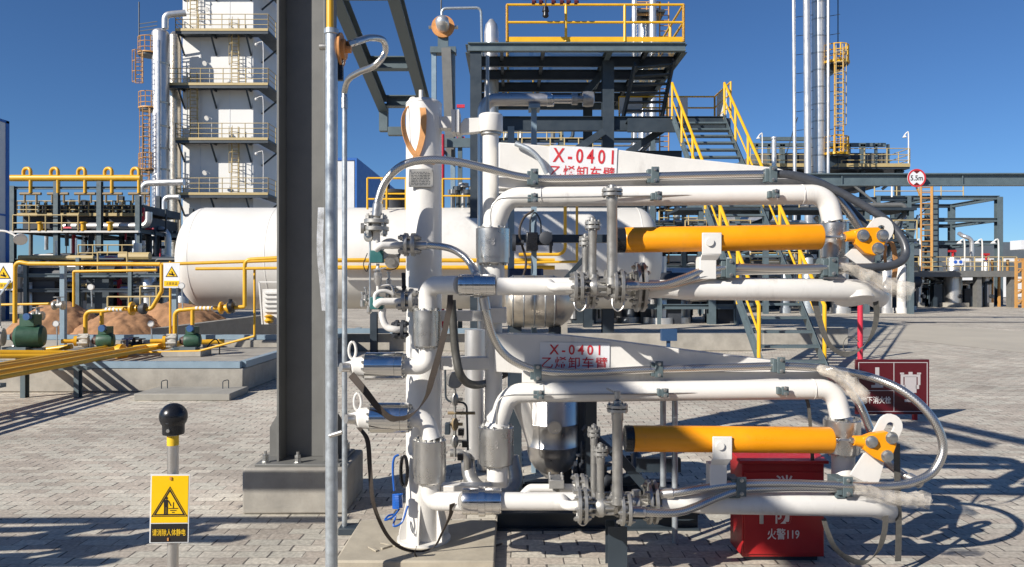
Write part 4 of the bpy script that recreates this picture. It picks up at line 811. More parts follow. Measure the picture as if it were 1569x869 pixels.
b=B().cyl((P(678,0,d-.4).x,d-.4,0),P(678,206,d-.4),S(3,d),10); o=mk(b,'red_pipe',REDPOLE); tag(o,'thin red vertical pipe right behind the white column','pipe')
for y in (163,212): o=mk(B().bar(P(700,y,d),P(712,y,d),.1,.1),'red_pipe_end',REDPOLE); tag(o,'short red pipe end above the white arm lug' if y<200 else 'short red pipe end below the white arm lug','pipe')
# ---------------------------------------------------------------- steel platform
pf=top('steel_platform','tall dark steel platform with grating floor and yellow railing behind the arms','platform',(P(880,0,21).x,24,0))
d0,d1=21.0,28.0; xl=P(717,0,d0).x; xr=P(1050,0,d0).x; zt=P(0,66,d0).z; zb=P(0,79,d0).z
phb(pf,'edge_beam',(xl,d0,(zt+zb)/2),(xr,d0,(zt+zb)/2),.16,zt-zb,STEEL,t=.03)
phb(pf,'edge_beam',(xl,d1,(zt+zb)/2),(xr,d1,(zt+zb)/2),.16,zt-zb,STEEL)
for x in (xl,xr,P(935,0,d0).x): phb(pf,'side_beam',(x,d0+.1,(zt+zb)/2),(x,d1-.1,(zt+zb)/2),.16,zt-zb,STEEL)
for y in (22.3,23.7,25.2,26.6): phb(pf,'joist',(xl,y,zb+.1),(xr,y,zb+.1),.12,.3,STEELD)
for x in (-.3,.9,3.9): phb(pf,'joist',(x,d0,zb+.16),(x,d1,zb+.16),.1,.14,STEELD)
b=B(); n=170
for i in range(n):
    x=xl+(xr-xl)*i/(n-1); b.box(x-.004,x+.004,d0,d1,zt+.002,zt+.032)
for i in range(60):
    y=d0+(d1-d0)*i/59; b.box(xl,xr,y-.004,y+.004,zt+.012,zt+.024)
gr=mk(b,'grating_floor',STEEL,pf)
C1=P(729,0,d0).x;C2=P(931,0,d0+1.0).x
phb(pf,'column',(C1,d0+.15,0),(C1,d0+.15,zb),.32,.32,STEELD)
phb(pf,'column',(C2,d0+1,0),(C2,d0+1,zb),.34,.34,STEELD)
phb(pf,'column',(C1,d1-.2,0),(C1,d1-.2,zb),.32,.32,STEELD); phb(pf,'column',(C2,d1-.2,0),(C2,d1-.2,zb),.32,.32,STEELD)
zl=P(0,190,22).z
for y,z in ((22,zl),(d1-.3,zl)): phb(pf,'tie_beam',(C1,y,z),(P(1112,0,22).x,y,z),.2,.42,STEELD)
for p,q in (((884,229,21.6),(925,202,21.6)),((962,234,22.1),(1020,196,22.1)),((893,148,23),(928,106,23))):
    pbar(pf,'brace',P(*p),P(*q),.2,.2,STEELD)
# lower bracing and beams seen between arm pipes
for y in (318,352): phb(pf,'tie_beam',P(735,y,22),P(985,y,22),.15,.2,STEELD)
def railing(par,pts,m,h=1.05,mid=(.55,),toe=True,r=.026,step=1.9):
    for a,c in zip(pts[:-1],pts[1:]):
        a=V(a);c=V(c);L=(c-a).length;n=max(1,round(L/step)); b=B()
        for i in range(n+1): q=a.lerp(c,i/n); b.cyl(q,q+Z*h,r*1.15,10)
        for hh in (h,)+tuple(mid): b.cyl(a+Z*hh,c+Z*hh,r,10)
        if toe: b.bar(a+Z*.07,c+Z*.07,.012,.14)
        mk(b,'railing',m,par)
zr=zt+.035
railing(pf,[(P(777,0,d0).x,d0,zr),(xr-.05,d0,zr)],RAILY,toe=True,r=.035)
railing(pf,[(xr-.05,d0,zr),(xr-.05,d1,zr)],RAILY,r=.035); railing(pf,[(P(777,0,d0).x,d0,zr),(P(777,0,d0).x,d1,zr)],RAILY,r=.035)
railing(pf,[(xl,d1,zr),(xr,d1,zr)],RAILY,r=.03)
# landing, upper ladder stair
lz=P(0,181,21.5).z
lx0,lx1=P(958,0,22).x,P(1112,0,22).x
mk(B().box(lx0,lx1,21.5,23.2,lz-.05,lz).box(lx0,lx1,21.5,21.6,lz-.4,lz-.05),'landing',STEELD,pf)
railing(pf,[(lx1,21.5,lz),(lx1,23.2,lz),(lx0,23.2,lz)],RAILY,toe=False,step=1.2,mid=(.35,.7))
for x,y in ((.98,0),(.12,.4)):
    pass
for bx in ((P(1040,0,23).x,P(1055,0,23).x,23.1,23.12,lz+.2,lz+1),(P(950,0,23).x,P(985,0,23).x,23.1,23.12,lz+.5,lz+1),(lx1-.02,lx1,21.9,22.9,lz+.2,lz+1.0)): mk(B().box(*bx),'white_sheet',WALLW,pf)
for a,c in (((953,188,22.8),(973,98,21.4)),((1012,190,22.8),(1032,92,21.4))): pbar(pf,'ladder_stringer',P(*a),P(*c),.06,.24,STEELD)
b=B()
for i in range(7):
    f=(i+.5)/7; a=P(953,188,22.8).lerp(P(973,98,21.4),f); c=P(1012,190,22.8).lerp(P(1032,92,21.4),f); b.bar(a,c,.22,.035)
mk(b,'ladder_treads',STEELD,pf)
# lower stair
st=top('stair_flight','long blue-grey steel stair with yellow handrails rising behind the arms','stairs',P(1218,579,13))
Bl,Br,Tl,Tr=P(1172,579,13),P(1274,579,13),P(1030,180,21.5),P(1110,180,21.5)
for a,c in ((Bl,Tl),(Br,Tr)): mk(B().ch(a,c,.07,.32,(0,.6,.8),(1,0,0) if a is Br else (-1,0,0),.012),'stringer',STEEL,st)
b=B(); n=26
for i in range(1,n):
    a=Bl.lerp(Tl,i/n);c=Br.lerp(Tr,i/n); bb=B().bar(a,c,.27,.045); mk(bb,'tread',STEEL,st)
for a,c in ((Bl,Tl),(Br,Tr)):
    h=1.0; k0=a.lerp(c,.04);k1=c
    b=B().tube([k0+Z*.2,k0+Z*h,k1+Z*h],.036,10).tube([k0+Z*.5,k1+Z*.5],.022,8)
    for i in range(7): q=k0.lerp(k1,i/6); b.cyl(q-Z*.05,q+Z*h,.036,10)
    mk(b,'handrail',RAILY,st)
lamp=top('hanging_lamp','black hanging explosion-proof lamp above the yellow railing of the platform','lamp',P(836,27,20.5)); d=20.5
mk(B().lathe(P(836,27,d),Z,[(0,S(3,d)),(S(2,d),S(5,d)),(S(8,d),S(4,d)),(S(9,d),S(5.5,d)),(S(16,d),S(4,d)),(S(17,d),S(1.2,d)),(S(40,d),S(1.2,d))],16),'lamp_body',BLACK,lamp)
b=B(); b.cyl(P(800,-2,20.6),P(900,-2,20.6),S(2,20.6),8)
for x in (815,826,845,858,868,880): b.lathe(P(x,3,20.6),X,[(0,S(4,20)),(S(5,20),S(4,20)),(S(5,20),S(2,20)),(S(7,20),S(2,20))],10)
mk(b,'valve_row',mat('dark_red_valves',(.10,.015,.02),.5,0,.2,8),lamp)
o=mk(B().lathe(P(753,190,24),Z,[(0,S(11,24)),(S(140,24),S(11,24)),(S(152,24),S(9,24)),(S(160,24),S(3,24))],28),'silver_vessel',CLAD); tag(o,'slim silver vessel standing behind the left end of the steel platform','vessel')
# ---------------------------------------------------------------- white horizontal tank
d=22; tk=top('storage_tank','large white horizontal storage tank behind the loading arms','tank',(P(640,0,d).x,d,0))
R=1.5; zc=P(0,396,d).z; x0=P(281,0,d).x;x1=P(1012,0,d).x; dl=.75
prof=[(dl-dl*math.cos(a),R*math.sin(a)) for a in [RAD(k) for k in range(0,91,10)]]
L=x1-x0; prof+=[(L-dl+dl*math.sin(a),R*math.cos(a)) for a in [RAD(k) for k in range(0,91,10)]]
mk(B().lathe((x0,d,zc),X,prof,72,False),'shell',TANKW,tk,sharp=60)
for x in (x0+dl,x0+2.9,x0+6,x0+9.1,x1-dl-2,x1-dl): mk(B().lathe((x-.02,d,zc),X,[(0,R),(.01,R+.006),(.03,R+.006),(.04,R)],72,False),'weld_seam',TANKW,tk)
for x in (x0+3,x1-3): mk(B().box(x-.15,x+.15,d-1.1,d+1.1,0,zc-1.0),'saddle',CONC,tk)
for py in (401,412): 
    o=mk(B().tube([P(500,py-2,d-1.8),P(850,py-2,d-1.8)],S(3,d),10),'yellow_pipe',YEL); tag(o,'upper of two yellow pipes crossing in front of the white tank' if py<405 else 'lower of two yellow pipes crossing in front of the white tank','pipe')
yf=top('yellow_pipe_loop','bent yellow pipes and a grey post hung before the shaded end of the white tank','pipe',P(880,440,19)); d=19
ptube(yf,'pipe',fil([P(866,300,d),P(866,390,d),P(795,390,d)],.2,5),S(2.6,d),YEL,10); ptube(yf,'pipe',[P(884,300,d),P(884,402,d)],S(2,d),YEL,10); ptube(yf,'pipe',[P(780,403,d),P(884,401,d)],S(2,d),YEL,10)
# manhole/top gear on the tank
tg=top('tank_top_walkway','yellow railed walkway with dark valves on top of the white tank','walkway',P(630,320,21.8)); d=21.8
railing(tg,[P(563,321,d-.6),P(622,321,d-.6)],RAILY,toe=False,h=.9,mid=(.3,),step=.7); railing(tg,[P(585,323,d),P(622,323,d)],RAILY,toe=False,h=.95,mid=(.5,),step=.5); railing(tg,[P(678,321,d),P(730,321,d)],RAILY,toe=False,h=.9,mid=(.4,),step=.7)
mk(B().lathe(P(604,323,d+.5),Z,[(0,.4),(.5,.4),(.5,.5),(.6,.5)],18).lathe(P(592,323,d+.4),Z,[(0,.1),(.9,.1)],10).lathe(P(601,300,d+.4),Z,[(0,.35),(.1,.35)],14),'manway',DARKB,tg)
for i in range(5): mk(B().lathe(P(694+i*8,323,d+.3),Z,[(0,.07),(.5+.1*(i%3),.07),(.5+.1*(i%3),.16),(.62+.1*(i%3),.16)],10),'nozzle',STEELD if i%2 else VALVE,tg)
# ---------------------------------------------------------------- long bund wall behind the arms
b=B(); b.box(P(500,0,18).x,P(1168,0,18).x,18,18.25,0,.43); o=mk(b,'bund_wall',CONC,bev=.02); tag(o,'long low concrete bund wall in front of the white tank','wall')
b=B(); b.bar(P(500,507,17.8),P(760,507,17.8),.1,.12); tag(mk(b,'steel_channel',LBLUE),'light steel channel lying along the bund wall behind the white column','channel')
b=B(); b.box(P(1170,0,19).x,P(1300,0,19).x,19,19.3,0,.5); tag(mk(b,'low_wall',CONC,bev=.02),'short concrete wall block behind the foot of the steel stair','wall')
o=mk(B().box(P(1013,0,17).x,P(1036,0,17).x,16.9,17.1,P(0,522,17).z,P(0,504,17).z).bar((P(1024,0,17).x,17,0),P(1024,520,17),.08,.08),'junction_box',mat('box_blue',(.02,.06,.14),.5,0,.1,8)); tag(o,'small blue junction box on a post by the bund wall','junction box')

hp=top('shade_platform','added unseen steel platform shading the tank, post hidden behind the tall steel column','platform',(-4.2,14.2,0))  # added above the view only to shade the right end of the tank
phb(hp,'post',(-4.2,14.2,0),(-4.2,14.2,8.7),.24,.24,STEEL)
for x in (-7.7,-5.9,-4.2): phb(hp,'beam',(x,12.8,8.75),(x,15.6,8.75),.2,.25,STEEL)
for y in (12.8,14.2,15.6): phb(hp,'beam',(-7.9,y,8.95),(-4.0,y,8.95),.15,.15,STEEL)
for i in range(6):
    if i in (2,): continue
    x=-7.8+.62*i; mk(B().box(x,x+.56,12.9 if i%2 else 13.5,15.5 if i!=4 else 14.6,9.05,9.08),'shade_floor',STEEL,hp)
# unseen hall added behind the camera for reflections in the polished steel
hl=top('reflection_hall','added unseen pale hall with dark bands for reflections, behind the photographer','building',(0,-16,0))
mk(B().box(-30,30,-24,-16,0,6.5),'wall',WALLW,hl)
for i in range(7): mk(B().box(-26+8*i,-21.5+8*i,-16.0,-15.9,0,4.6),'reflection_band',DARKB,hl)

vk=top('valve_skid','dark low skid of pipes and valves standing behind the lower arm by the pot','skid',(.75,5.3,0))
for x0,x1,y in ((-.1,1.25,4.98),(-.1,1.25,5.75)): phb(vk,'skid_beam',(x0,y,.06),(x1,y,.06),.1,.12,STEELD)
for x in (-.05,.62,1.2): pbar(vk,'skid_tie',(x,5.03,.06),(x,5.70,.06),.08,.1,STEELD)
for px,d_,y0 in ((905,5.1,612),(893,5.6,604),(868,5.7,700),(968,5.5,700)): phb(vk,'skid_post',(P(px,0,d_).x,d_,.12),P(px,y0,d_),.075,.09,STEELD,t=.01)
ptube(vk,'skid_pipe',fil([P(690,694,5.2),P(716,694,5.2),P(716,760,5.25),P(800,764,5.3),P(905,764,5.3)],.06,5),S(6,5.2),VALVE,14)
ptube(vk,'skid_pipe',fil([P(880,735,5.2),P(975,735,5.2),P(975,700,5.5)],.06,5),S(9,5.2),STEELD,14)
ptube(vk,'skid_pipe',[P(895,655,5.1),P(948,702,5.15)],S(6,5.1),DARKB,14)
for x,y,d_ in ((893,720,5.3),(927,735,5.15),(905,690,5.2),(760,764,5.3)):
    mk(B().lathe(P(x,y,d_)-X*.07,X,[(0,.035),(.005,.065),(.025,.065),(.03,.04),(.06,.055),(.08,.055),(.11,.04),(.115,.065),(.135,.065),(.14,.035)],16).cyl(P(x,y,d_),P(x,y-22,d_),.014,10).lathe(P(x,y-22,d_),Z,[(0,.05),(.012,.05)],14),'skid_valve',DARKB if x%2 else VALVE,vk)
# small instrument valves right of the white column
iv2=top('instrument_valves','small gauge with needle valves and thin tubes right of the white column','instrument',P(697,700,4.9)); d=4.9
mk(B().lathe(P(697,583,d),(0,-1,.2),[(0,S(12,d)),(.03,S(13,d)),(.04,S(12,d))],24).lathe(P(697,583,d)+V((0,-.041,.008)),(0,-1,.2),[(0,S(10,d)),(.002,S(10,d))],24),'gauge',VALVE,iv2)
ptube(iv2,'stem',[P(697,596,d),P(697,700,d)],S(2.2,d),VALVE,10)
for y in (612,650,676): mk(B().lathe(P(697,y,d),Z,[(-.04,S(3,d)),(-.02,S(5.5,d)),(.02,S(5.5,d)),(.04,S(3,d))],12).bar(P(690,y,d),P(709,y,d),.012,.02),'needle_valve',VALVE if y!=650 else BRICKR,iv2)
ptube(iv2,'thin_tube',fil([P(682,560,d),P(683,615,d),P(715,617,d),P(717,690,d)],.04,4),S(1.6,d),STEELD,8)
mk(B().box(P(682,0,d).x,P(690,0,d).x,d-.03,d+.03,P(0,665,d).z,P(0,648,d).z),'tube_clamp',STEELD,iv2,bev=.004)
for i,(x,y) in enumerate(((705,700),(712,680),(706,662))): mk(B().box(P(x-4,0,d).x,P(x+5,0,d).x,d-.02,d+.03,P(0,y+5,d).z,P(0,y-5,d).z),'terminal_block',BLACK,iv2,bev=.004)
ptube(iv2,'bracket_rail',[P(686,633,d),P(728,633,d)],S(2.4,d),BRICKR,8)
# ---------------------------------------------------------------- left bund with pumps
lb=top('pump_bund','low concrete bund with steel edging that holds the green pumps','bund',(-9,13,0))
mk(B().box(-22,-4.07,11.2,15.0,0,.36),'base_slab',CONC,lb,bev=.02)
mk(B().box(-22,-4.45,15.0,15.3,.10,.50),'rear_wall',CONC,lb,bev=.02)
mk(B().box(-4.3,-4.07,15.003,21,0,.36),'side_wall',CONC,lb,bev=.02)
for a,c in (((-22,11.26,.415),(-4.12,11.26,.415)),((-4.12,11.3,.415),(-4.12,20,.415)),((-22,15.1,.555),(-4.5,15.1,.555))): mk(B().bar(a,c,.12,.10),'edge_channel',LBLUE,lb,bev=.004)
b=B(); a0,a1=P(232,0,16.2).x,P(412,0,19.5).x
mk(B().prism([(a0,16.2,.3),(a1,19.5,.3),(a1,19.5,P(0,481,19.5).z),(a0,16.2,P(0,503,16.2).z)],(.2,.25,0)),'slanting_kerb',CONCD,lb)
sl_=top('cover_slab','flat concrete cover slab with two lifting handles on the paving','cover',(-4.65,10.8,0))
mk(B().box(-5.32,-3.97,10.4,11.14,0,.10),'slab',CONCD,sl_,bev=.01)
for px in (251,345):
    q=P(px,597,10.9); q.z=.10; mk(B().tube(fil([q+V((-.035,0,-.01)),q+V((-.035,0,.11)),q+V((.035,.04,.13)),q+V((.035,.04,-.01))],.02,4),.007,8),'handle',STEELD,sl_)
def heap(label,x,y,rx,ry,h,seed):
    random.seed(seed); n=64; b=B(); import mathutils
    for j in range(n+1):
        for i in range(n+1):
            u=i/n*2-1;v=j/n*2-1; f=max(0,1-(u*u+v*v)); z=h*f**1.1*(1+.0)
            p=V((x+u*rx,y+v*ry,0)); ns=mathutils.noise.fractal(V((p.x*1.3+seed,p.y*1.3,0)),1,2,5)
            b.v.append(V((p.x,p.y,max(-.02,z*(1+.10*ns)+(.03*mathutils.noise.noise(p*3+V((seed,0,0)))+.04*mathutils.noise.noise(p*8+V((0,seed,0)))+.03*mathutils.noise.noise(p*19) if f>0 else 0)))))
    for j in range(n):
        for i in range(n): a=j*(n+1)+i; b.f.append((a,a+1,a+n+2,a+n+1))
    o=mk(b,'sand_heap',SAND,sharp=80); o.location.z=0; tag(o,label,'sand heap')
for lab,px,pyt,wd,d,s in (('large heap of orange sand behind the leftmost pump',92,466,92,19.5,1),('low heap of orange sand behind the middle pump',190,478,95,19.3,2),('wide heap of orange sand beside the end of the white tank',275,463,105,20.3,4)):
    heap(lab,P(px,0,d).x,d,S(wd,d),1.6,P(0,pyt,d).z,s)
# yellow pipe bundle on low legs at left
yb=top('yellow_pipe_bundle','bundle of long yellow pipes on low steel legs at the left edge','pipe bundle',(-6.9,11,0))
for i in range(5):
    xo=-6.22-.2*i; ptube(yb,'pipe',[(xo,5.5,.50+.012*(i%2)),(xo-.12,13.4,.50+.012*(i%2))],(.032,.05,.03,.045,.06)[i],YEL,14)
for y in (6.6,8.9,10.7):
    o=mk(B().ch((-6.28,y,0),(-6.28,y,.40),.07,.10,(0,1,0),(1,0,0)).ch((-7.05,y,0),(-7.05,y,.40),.07,.10,(0,1,0),(1,0,0)).bar((-7.18,y,.425),(-6.12,y,.425),.1,.05),'leg_frame',STEEL,yb)
mk(B().tube(fil([(-6.28,13.3,.5),(-6.3,14.2,.52),(-5.6,14.4,.52)],.15,5),.05,12),'end_bend',YEL,yb)
o=mk(B().tube([P(0,541,12.2),P(130,542,12.8)],.055,12).tube([P(0,546,12.1),P(110,545,12.6)],.04,12),'yellow_header',YEL); tag(o,'short thick yellow header pipe below the leftmost pump','pipe')
# pumps
def pump(label,px,py,d,k=1.0):
    q=P(px,py,d); z0=.36; r=top('pump',label,'pump',(q.x,d,z0),'green pumps on the bund'); c=V((q.x,d,q.z))
    dirv=V((.95,.30,0)).normalized()
    mk(B().box(q.x-.25,q.x+.45,d-.22,d+.25,z0,z0+.10),'foot_block',CONC,r,bev=.01)
    mk(B().bar(c+dirv*-.1+V((0,0,-.2*k)),c+dirv*.42*k+V((0,0,-.2*k)),.2,.06).box(c.x-.1,c.x+.3,d-.1,d+.1,z0+.1,c.z-.15*k),'base_frame',STEEL,r)
    mk(B().lathe(c+dirv*.05,dirv,[(0,.13*k),(.05,.17*k),(.34*k,.17*k),(.38*k,.14*k),(.40*k,.05*k)],24).box(c.x+.12*k,c.x+.34*k,d-.02,d+.2,c.z+.15*k,c.z+.33*k),'motor',GREEN,r,bev=.008)
    mk(B().lathe(c-dirv*.02,dirv,[(0,.05),(.12,.15*k)],16),'coupling_guard',mat('guard_brown',(.07,.03,.02),.6,0,.2,10) if 'guard_brown' not in bpy.data.materials else bpy.data.materials['guard_brown'],r)
    f=c-dirv*.18*k
    b=B().lathe(f-dirv*.12*k,dirv,[(0,.06*k),(.02,.12*k),(.10*k,.15*k),(.2*k,.13*k),(.22*k,.06*k)],20)
    b.bolts(f,dirv,.14*k,7,.022,-.10,.06,seg=8); mk(b,'pump_casing',mat('casing_white',(.55,.52,.45),.6,0,.25,14) if 'casing_white' not in bpy.data.materials else bpy.data.materials['casing_white'],r)
    mk(B().lathe(c-dirv*.33*k,-dirv,[(0,.12*k),(.05,.12*k),(.05,.05*k),(.25,.05*k)],18),'suction_flange',YEL,r)
    mk(B().lathe(c+V((.28*k,-.05,.30*k)),(0,-1,0),[(0,.06),(.07,.06)],12),'terminal_box',mat('terminal_blue',(.02,.08,.22),.5,0,.1,10) if 'terminal_blue' not in bpy.data.materials else bpy.data.materials['terminal_blue'],r)
    return r
pump('green pump with white casing, rightmost of the three on the bund',277,522,13.2,.74)
pump('green pump with white casing, middle of the three on the bund',143,522,13.0,.74)
pump('large green pump at the left edge of the picture',18,516,12.6,1.15)
# yellow process pipes around the pumps
yp=top('yellow_pipework','yellow process pipes with valves running above the green pumps','pipework',(P(200,0,14).x,14,.36)); d=14
def yp_(pts,r_,dd=14,rad=.12): ptube(yp,'pipe',fil([P(x,y,dd) for x,y in pts],rad,5),S(r_,dd),YEL,12)
yp_([(23,495),(23,400),(44,403),(252,405),(248,405),(600,395)][:2]+[(44,404),(246,405)],3.2); yp_([(248,405),(430,399),(560,398)],2.6)
yp_([(248,404),(248,446),(232,474),(207,474)],3.0); yp_([(375,446+24),(375,398),(430,395)],3); yp_([(113,420),(113,416),(240,414)],2.2); yp_([(300,412),(430,411)],2.4)
yp_([(131,512),(131,477),(155,477),(178,474),(215,472)],3.2); yp_([(156,478),(156,500)],3); yp_([(268,512),(268,476),(300,473),(342,472)],3.2); yp_([(295,475),(295,498)],3)
yp_([(352,472),(375,470)],3); yp_([(261,400),(261,518)],1.8); yp_([(390,410),(390,515)],1.8,14.2); yp_([(390,515),(305,538),(180,541)],1.8,13.0); yp_([(58,470),(58,530)],2.3,14.4); yp_([(0,467),(100,465)],1.9,14.4); yp_([(60,537),(110,531)],4,13.2); yp_([(205,533),(250,528)],3.6,13.2)
yp_([(113,416),(113,470)],2)
mk(B().lathe(P(345,472,d),X,[(-.12,.06),(-.09,.12),(-.06,.12),(-.05,.06),(.03,.07),(.05,.11),(.09,.11),(.1,.05)],16),'valve',YEL,yp); mk(B().lathe(P(353,470,d-.02),X,[(-.05,.08),(0,.12),(.06,.12),(.08,.06)],14).lathe(P(353,463,d),Z,[(0,.04),(.06,.04)],8),'valve',BLACK,yp)
mk(B().lathe(P(208,473,d),X,[(-.12,.06),(-.09,.13),(-.05,.13),(-.04,.06),(.03,.07)],16),'valve',YEL,yp); mk(B().lathe(P(218,473,d),X,[(-.05,.08),(0,.11),(.06,.11),(.08,.06)],14),'valve',DARKB,yp)
mk(B().lathe(P(178,541,12.9),X,[(-.05,.1),(.05,.16),(.12,.16),(.2,.06)],16),'valve',YEL,yp)
for x0,x1,y in ((162,190,474.5),(300,330,472.6)):
    b=B(); 
    for i in range(5): a=x0+(x1-x0)*i/5; b.cyl(P(a,y-(.05*i),14),P(a+(x1-x0)/9,y-.05*i,14),S(3.35,14),12)
    mk(b,'band_marks',SIGNW,yp)
for i,(px,py,l) in enumerate(((140,440,30),(87,496,40),(279,438,35),(232,496,30))):
    g=mk(B().lathe(P(px,py,13.6),(.15,-1,0),[(0,.055),(.03,.06),(.04,.06),(.04,.05)],20),'gauge_case',STAIN,yp); mk(B().lathe(P(px,py,13.6)+V((.006,-.041,0)),(.15,-1,0),[(0,.05),(.002,.05)],20),'gauge_dial',GAUGE,g); mk(B().tube([P(px,py+4,13.62),P(px+1,py+l,13.62)],.012,8),'gauge_stem',GALV,g)
for px,py in ((58,484),(90,468),(190,534),(205,530),(215,532),(30,533),(45,534)):
    mk(B().lathe(P(px,py,13.5),X,[(-.10,.05),(-.09,.085),(-.06,.085),(-.05,.05),(.05,.05),(.06,.085),(.09,.085),(.10,.05)],14).lathe(P(px,py-2,13.5),Z,[(0,.04),(.12,.03),(.12,.09),(.135,.09)],14),'valve',DARKB if px%2 else VALVE,yp)
mk(B().lathe(P(195,520,13.2),Z,[(0,.09),(.015,.09)],16).cyl(P(195,520,13.2),P(195,531,13.2),.02,8),'handwheel',mat('wheel_blue',(.02,.06,.25),.5,0,.1,8),yp)
for px in (97,):
    pbar(yp,'pipe_post',(P(px,0,14.3).x,14.3,.36),P(px,405,14.3),.09,.09,LBLUE)
pbar(yp,'pipe_post',(P(268,0,14.6).x,14.6,.36),P(268,425,14.6),.09,.09,LBLUE)
ptube(yp,'cable_hoop',crv([P(315,540,13.4),P(320,528,13.4),P(330,520,13.4),P(336,528,13.4),P(336,551,13.4)],6),.012,BLACK,8)
def wsign(label,px,py,wd,ht,d):
    r=top('warning_sign',label,'sign',(P(px,0,d).x,d,.36)); c=P(px,py,d)
    p_=mk(B().box(c.x-S(wd/2,d),c.x+S(wd/2,d),d-.004,d,c.z-S(ht/2,d),c.z+S(ht/2,d)),'plate',SIGNW,r)
    def T(cx,cy,s,off): return [P(cx+s*math.cos(a),cy-s*math.sin(a),d-off) for a in (RAD(90),RAD(210),RAD(330))]
    s=wd*.44; mk(B().prism(T(px,py-ht*.08,s,.007),(0,.002,0)),'triangle',SIGNK,p_); mk(B().prism(T(px,py-ht*.08,s*.8,.010),(0,.002,0)),'triangle_fill',SIGNY,p_)
    q=P(px,py-ht*.06,d-.012); mk(B().bar(q+V((-.05,0,.0)),q+V((.05,0,-.02)),.004,.03).bar(q+V((.0,0,.05)),q+V((.02,0,-.03)),.004,.03),'pictogram',SIGNK,p_)
    mk(B().box(c.x-S(wd*.46,d),c.x+S(wd*.46,d),d-.008,d-.004,c.z-S(ht*.44,d),c.z-S(ht*.22,d)),'yellow_strip',SIGNY,p_)
    text('注意高温',P(px,py+ht*.33,d-.008),S(wd*.7,d),S(ht*.12,d),SIGNK,p_)
    return r
wsign('white sign with yellow triangle fixed beside the white tank end',263,422,25,38,13.8); ws=wsign('white sign with yellow triangle cut by the left edge of the picture',5,424,30,42,13.4)
pbar(ws,'sign_post',(P(-2,0,13.45).x,13.45,.36),P(-2,440,13.45),.05,.05,GALV); pbar(ws,'stay',P(0,452,13.36),P(16,430,13.36),.03,.03,GALV)
# white ladder-vent cabinet near the column
vc=top('vent_cabinet','white slatted vent cabinet with a ladder beside the tank and the steel column','cabinet',P(412,498,15.9)); d=16
mk(B().box(P(402,0,d).x,P(440,0,d).x,d,d+.4,P(0,497,d).z,P(0,443,d).z),'body',WHITE,vc)
b=B()
for i in range(5): b.bar(P(405,449+i*7,d-.03),P(440,449+i*7,d-.03),.05,.035)
mk(b,'slats',WHITE,vc); mk(B().bar(P(397,432,d),P(430,432,d),.03,.03).bar(P(397,432,d),P(402,497,d),.03,.03),'frame',WHITE,vc); mk(B().lathe(P(412,495,d-.05),Z,[(0,.06),(.05,.1),(.1,.06),(.15,.1),(.18,.04)],12),'yellow_valve',YEL,vc)
# flood lamp on a gooseneck
fl=top('flood_lamp','white round flood lamp on a gooseneck arm at the far left','lamp',P(0,360,12)); d=12
ptube(fl,'gooseneck',crv([P(-30,372,d),P(-8,356,d),P(6,354,d),P(18,358,d),P(28,364,d)],6),S(1.6,d),WHITE,10)
mk(B().lathe(P(31,366,d),(.6,-.7,-.5),[(-.09,.05),(-.05,.07),(0,.095),(.03,.10)],22),'head',WHITE,fl); mk(B().lathe(P(31,366,d)+V((.6,-.7,-.5)).normalized()*.031,(.6,-.7,-.5),[(0,.085),(.004,.08)],22),'lens',GAUGE,fl)
# ---------------------------------------------------------------- far plant, left
bl=top('panel_building','white panel building with blue corner trim cut by the left edge','building',(P(-60,0,34).x,34,0)); d=34
bx=P(13,0,d).x
mk(B().box(bx-12,bx,31,d-.2,0,P(0,190,d).z),'wall',WALLW,bl); mk(B().box(bx-.2,bx+.03,d-.2,d+.02,0,P(0,188,d).z+.05).box(bx-12,bx+.03,30.9,d+.02,P(0,190,d).z,P(0,186,d).z).box(bx,bx+.02,31,d-.2,P(0,332,d).z,P(0,329,d).z),'trim',BLUE,bl)
b2=top('blue_trim_building','white and blue warehouse far behind between the conduit and the white column','building',(P(545,0,80).x,80,0)); d=80
mk(B().box(P(440,0,d).x,P(544,0,d).x,d,d+20,0,P(0,245,d).z),'wall',WALLW,b2)
mk(B().box(P(544,0,d).x,P(547,0,d).x,d-.1,d+60,0,P(0,242,d).z).box(P(440,0,d).x,P(544,0,d).x,d-.1,d-.01,P(0,246,d).z,P(0,242,d).z),'trim',BLUE,b2)
mk(B().prism([P(547,243,d),P(580,290,115),P(580,440,115),P(547,455,d)],(-.3,0,0)),'side_wall',mat('wall_bluegrey',(.13,.2,.32),.6,0,.08,1),b2)
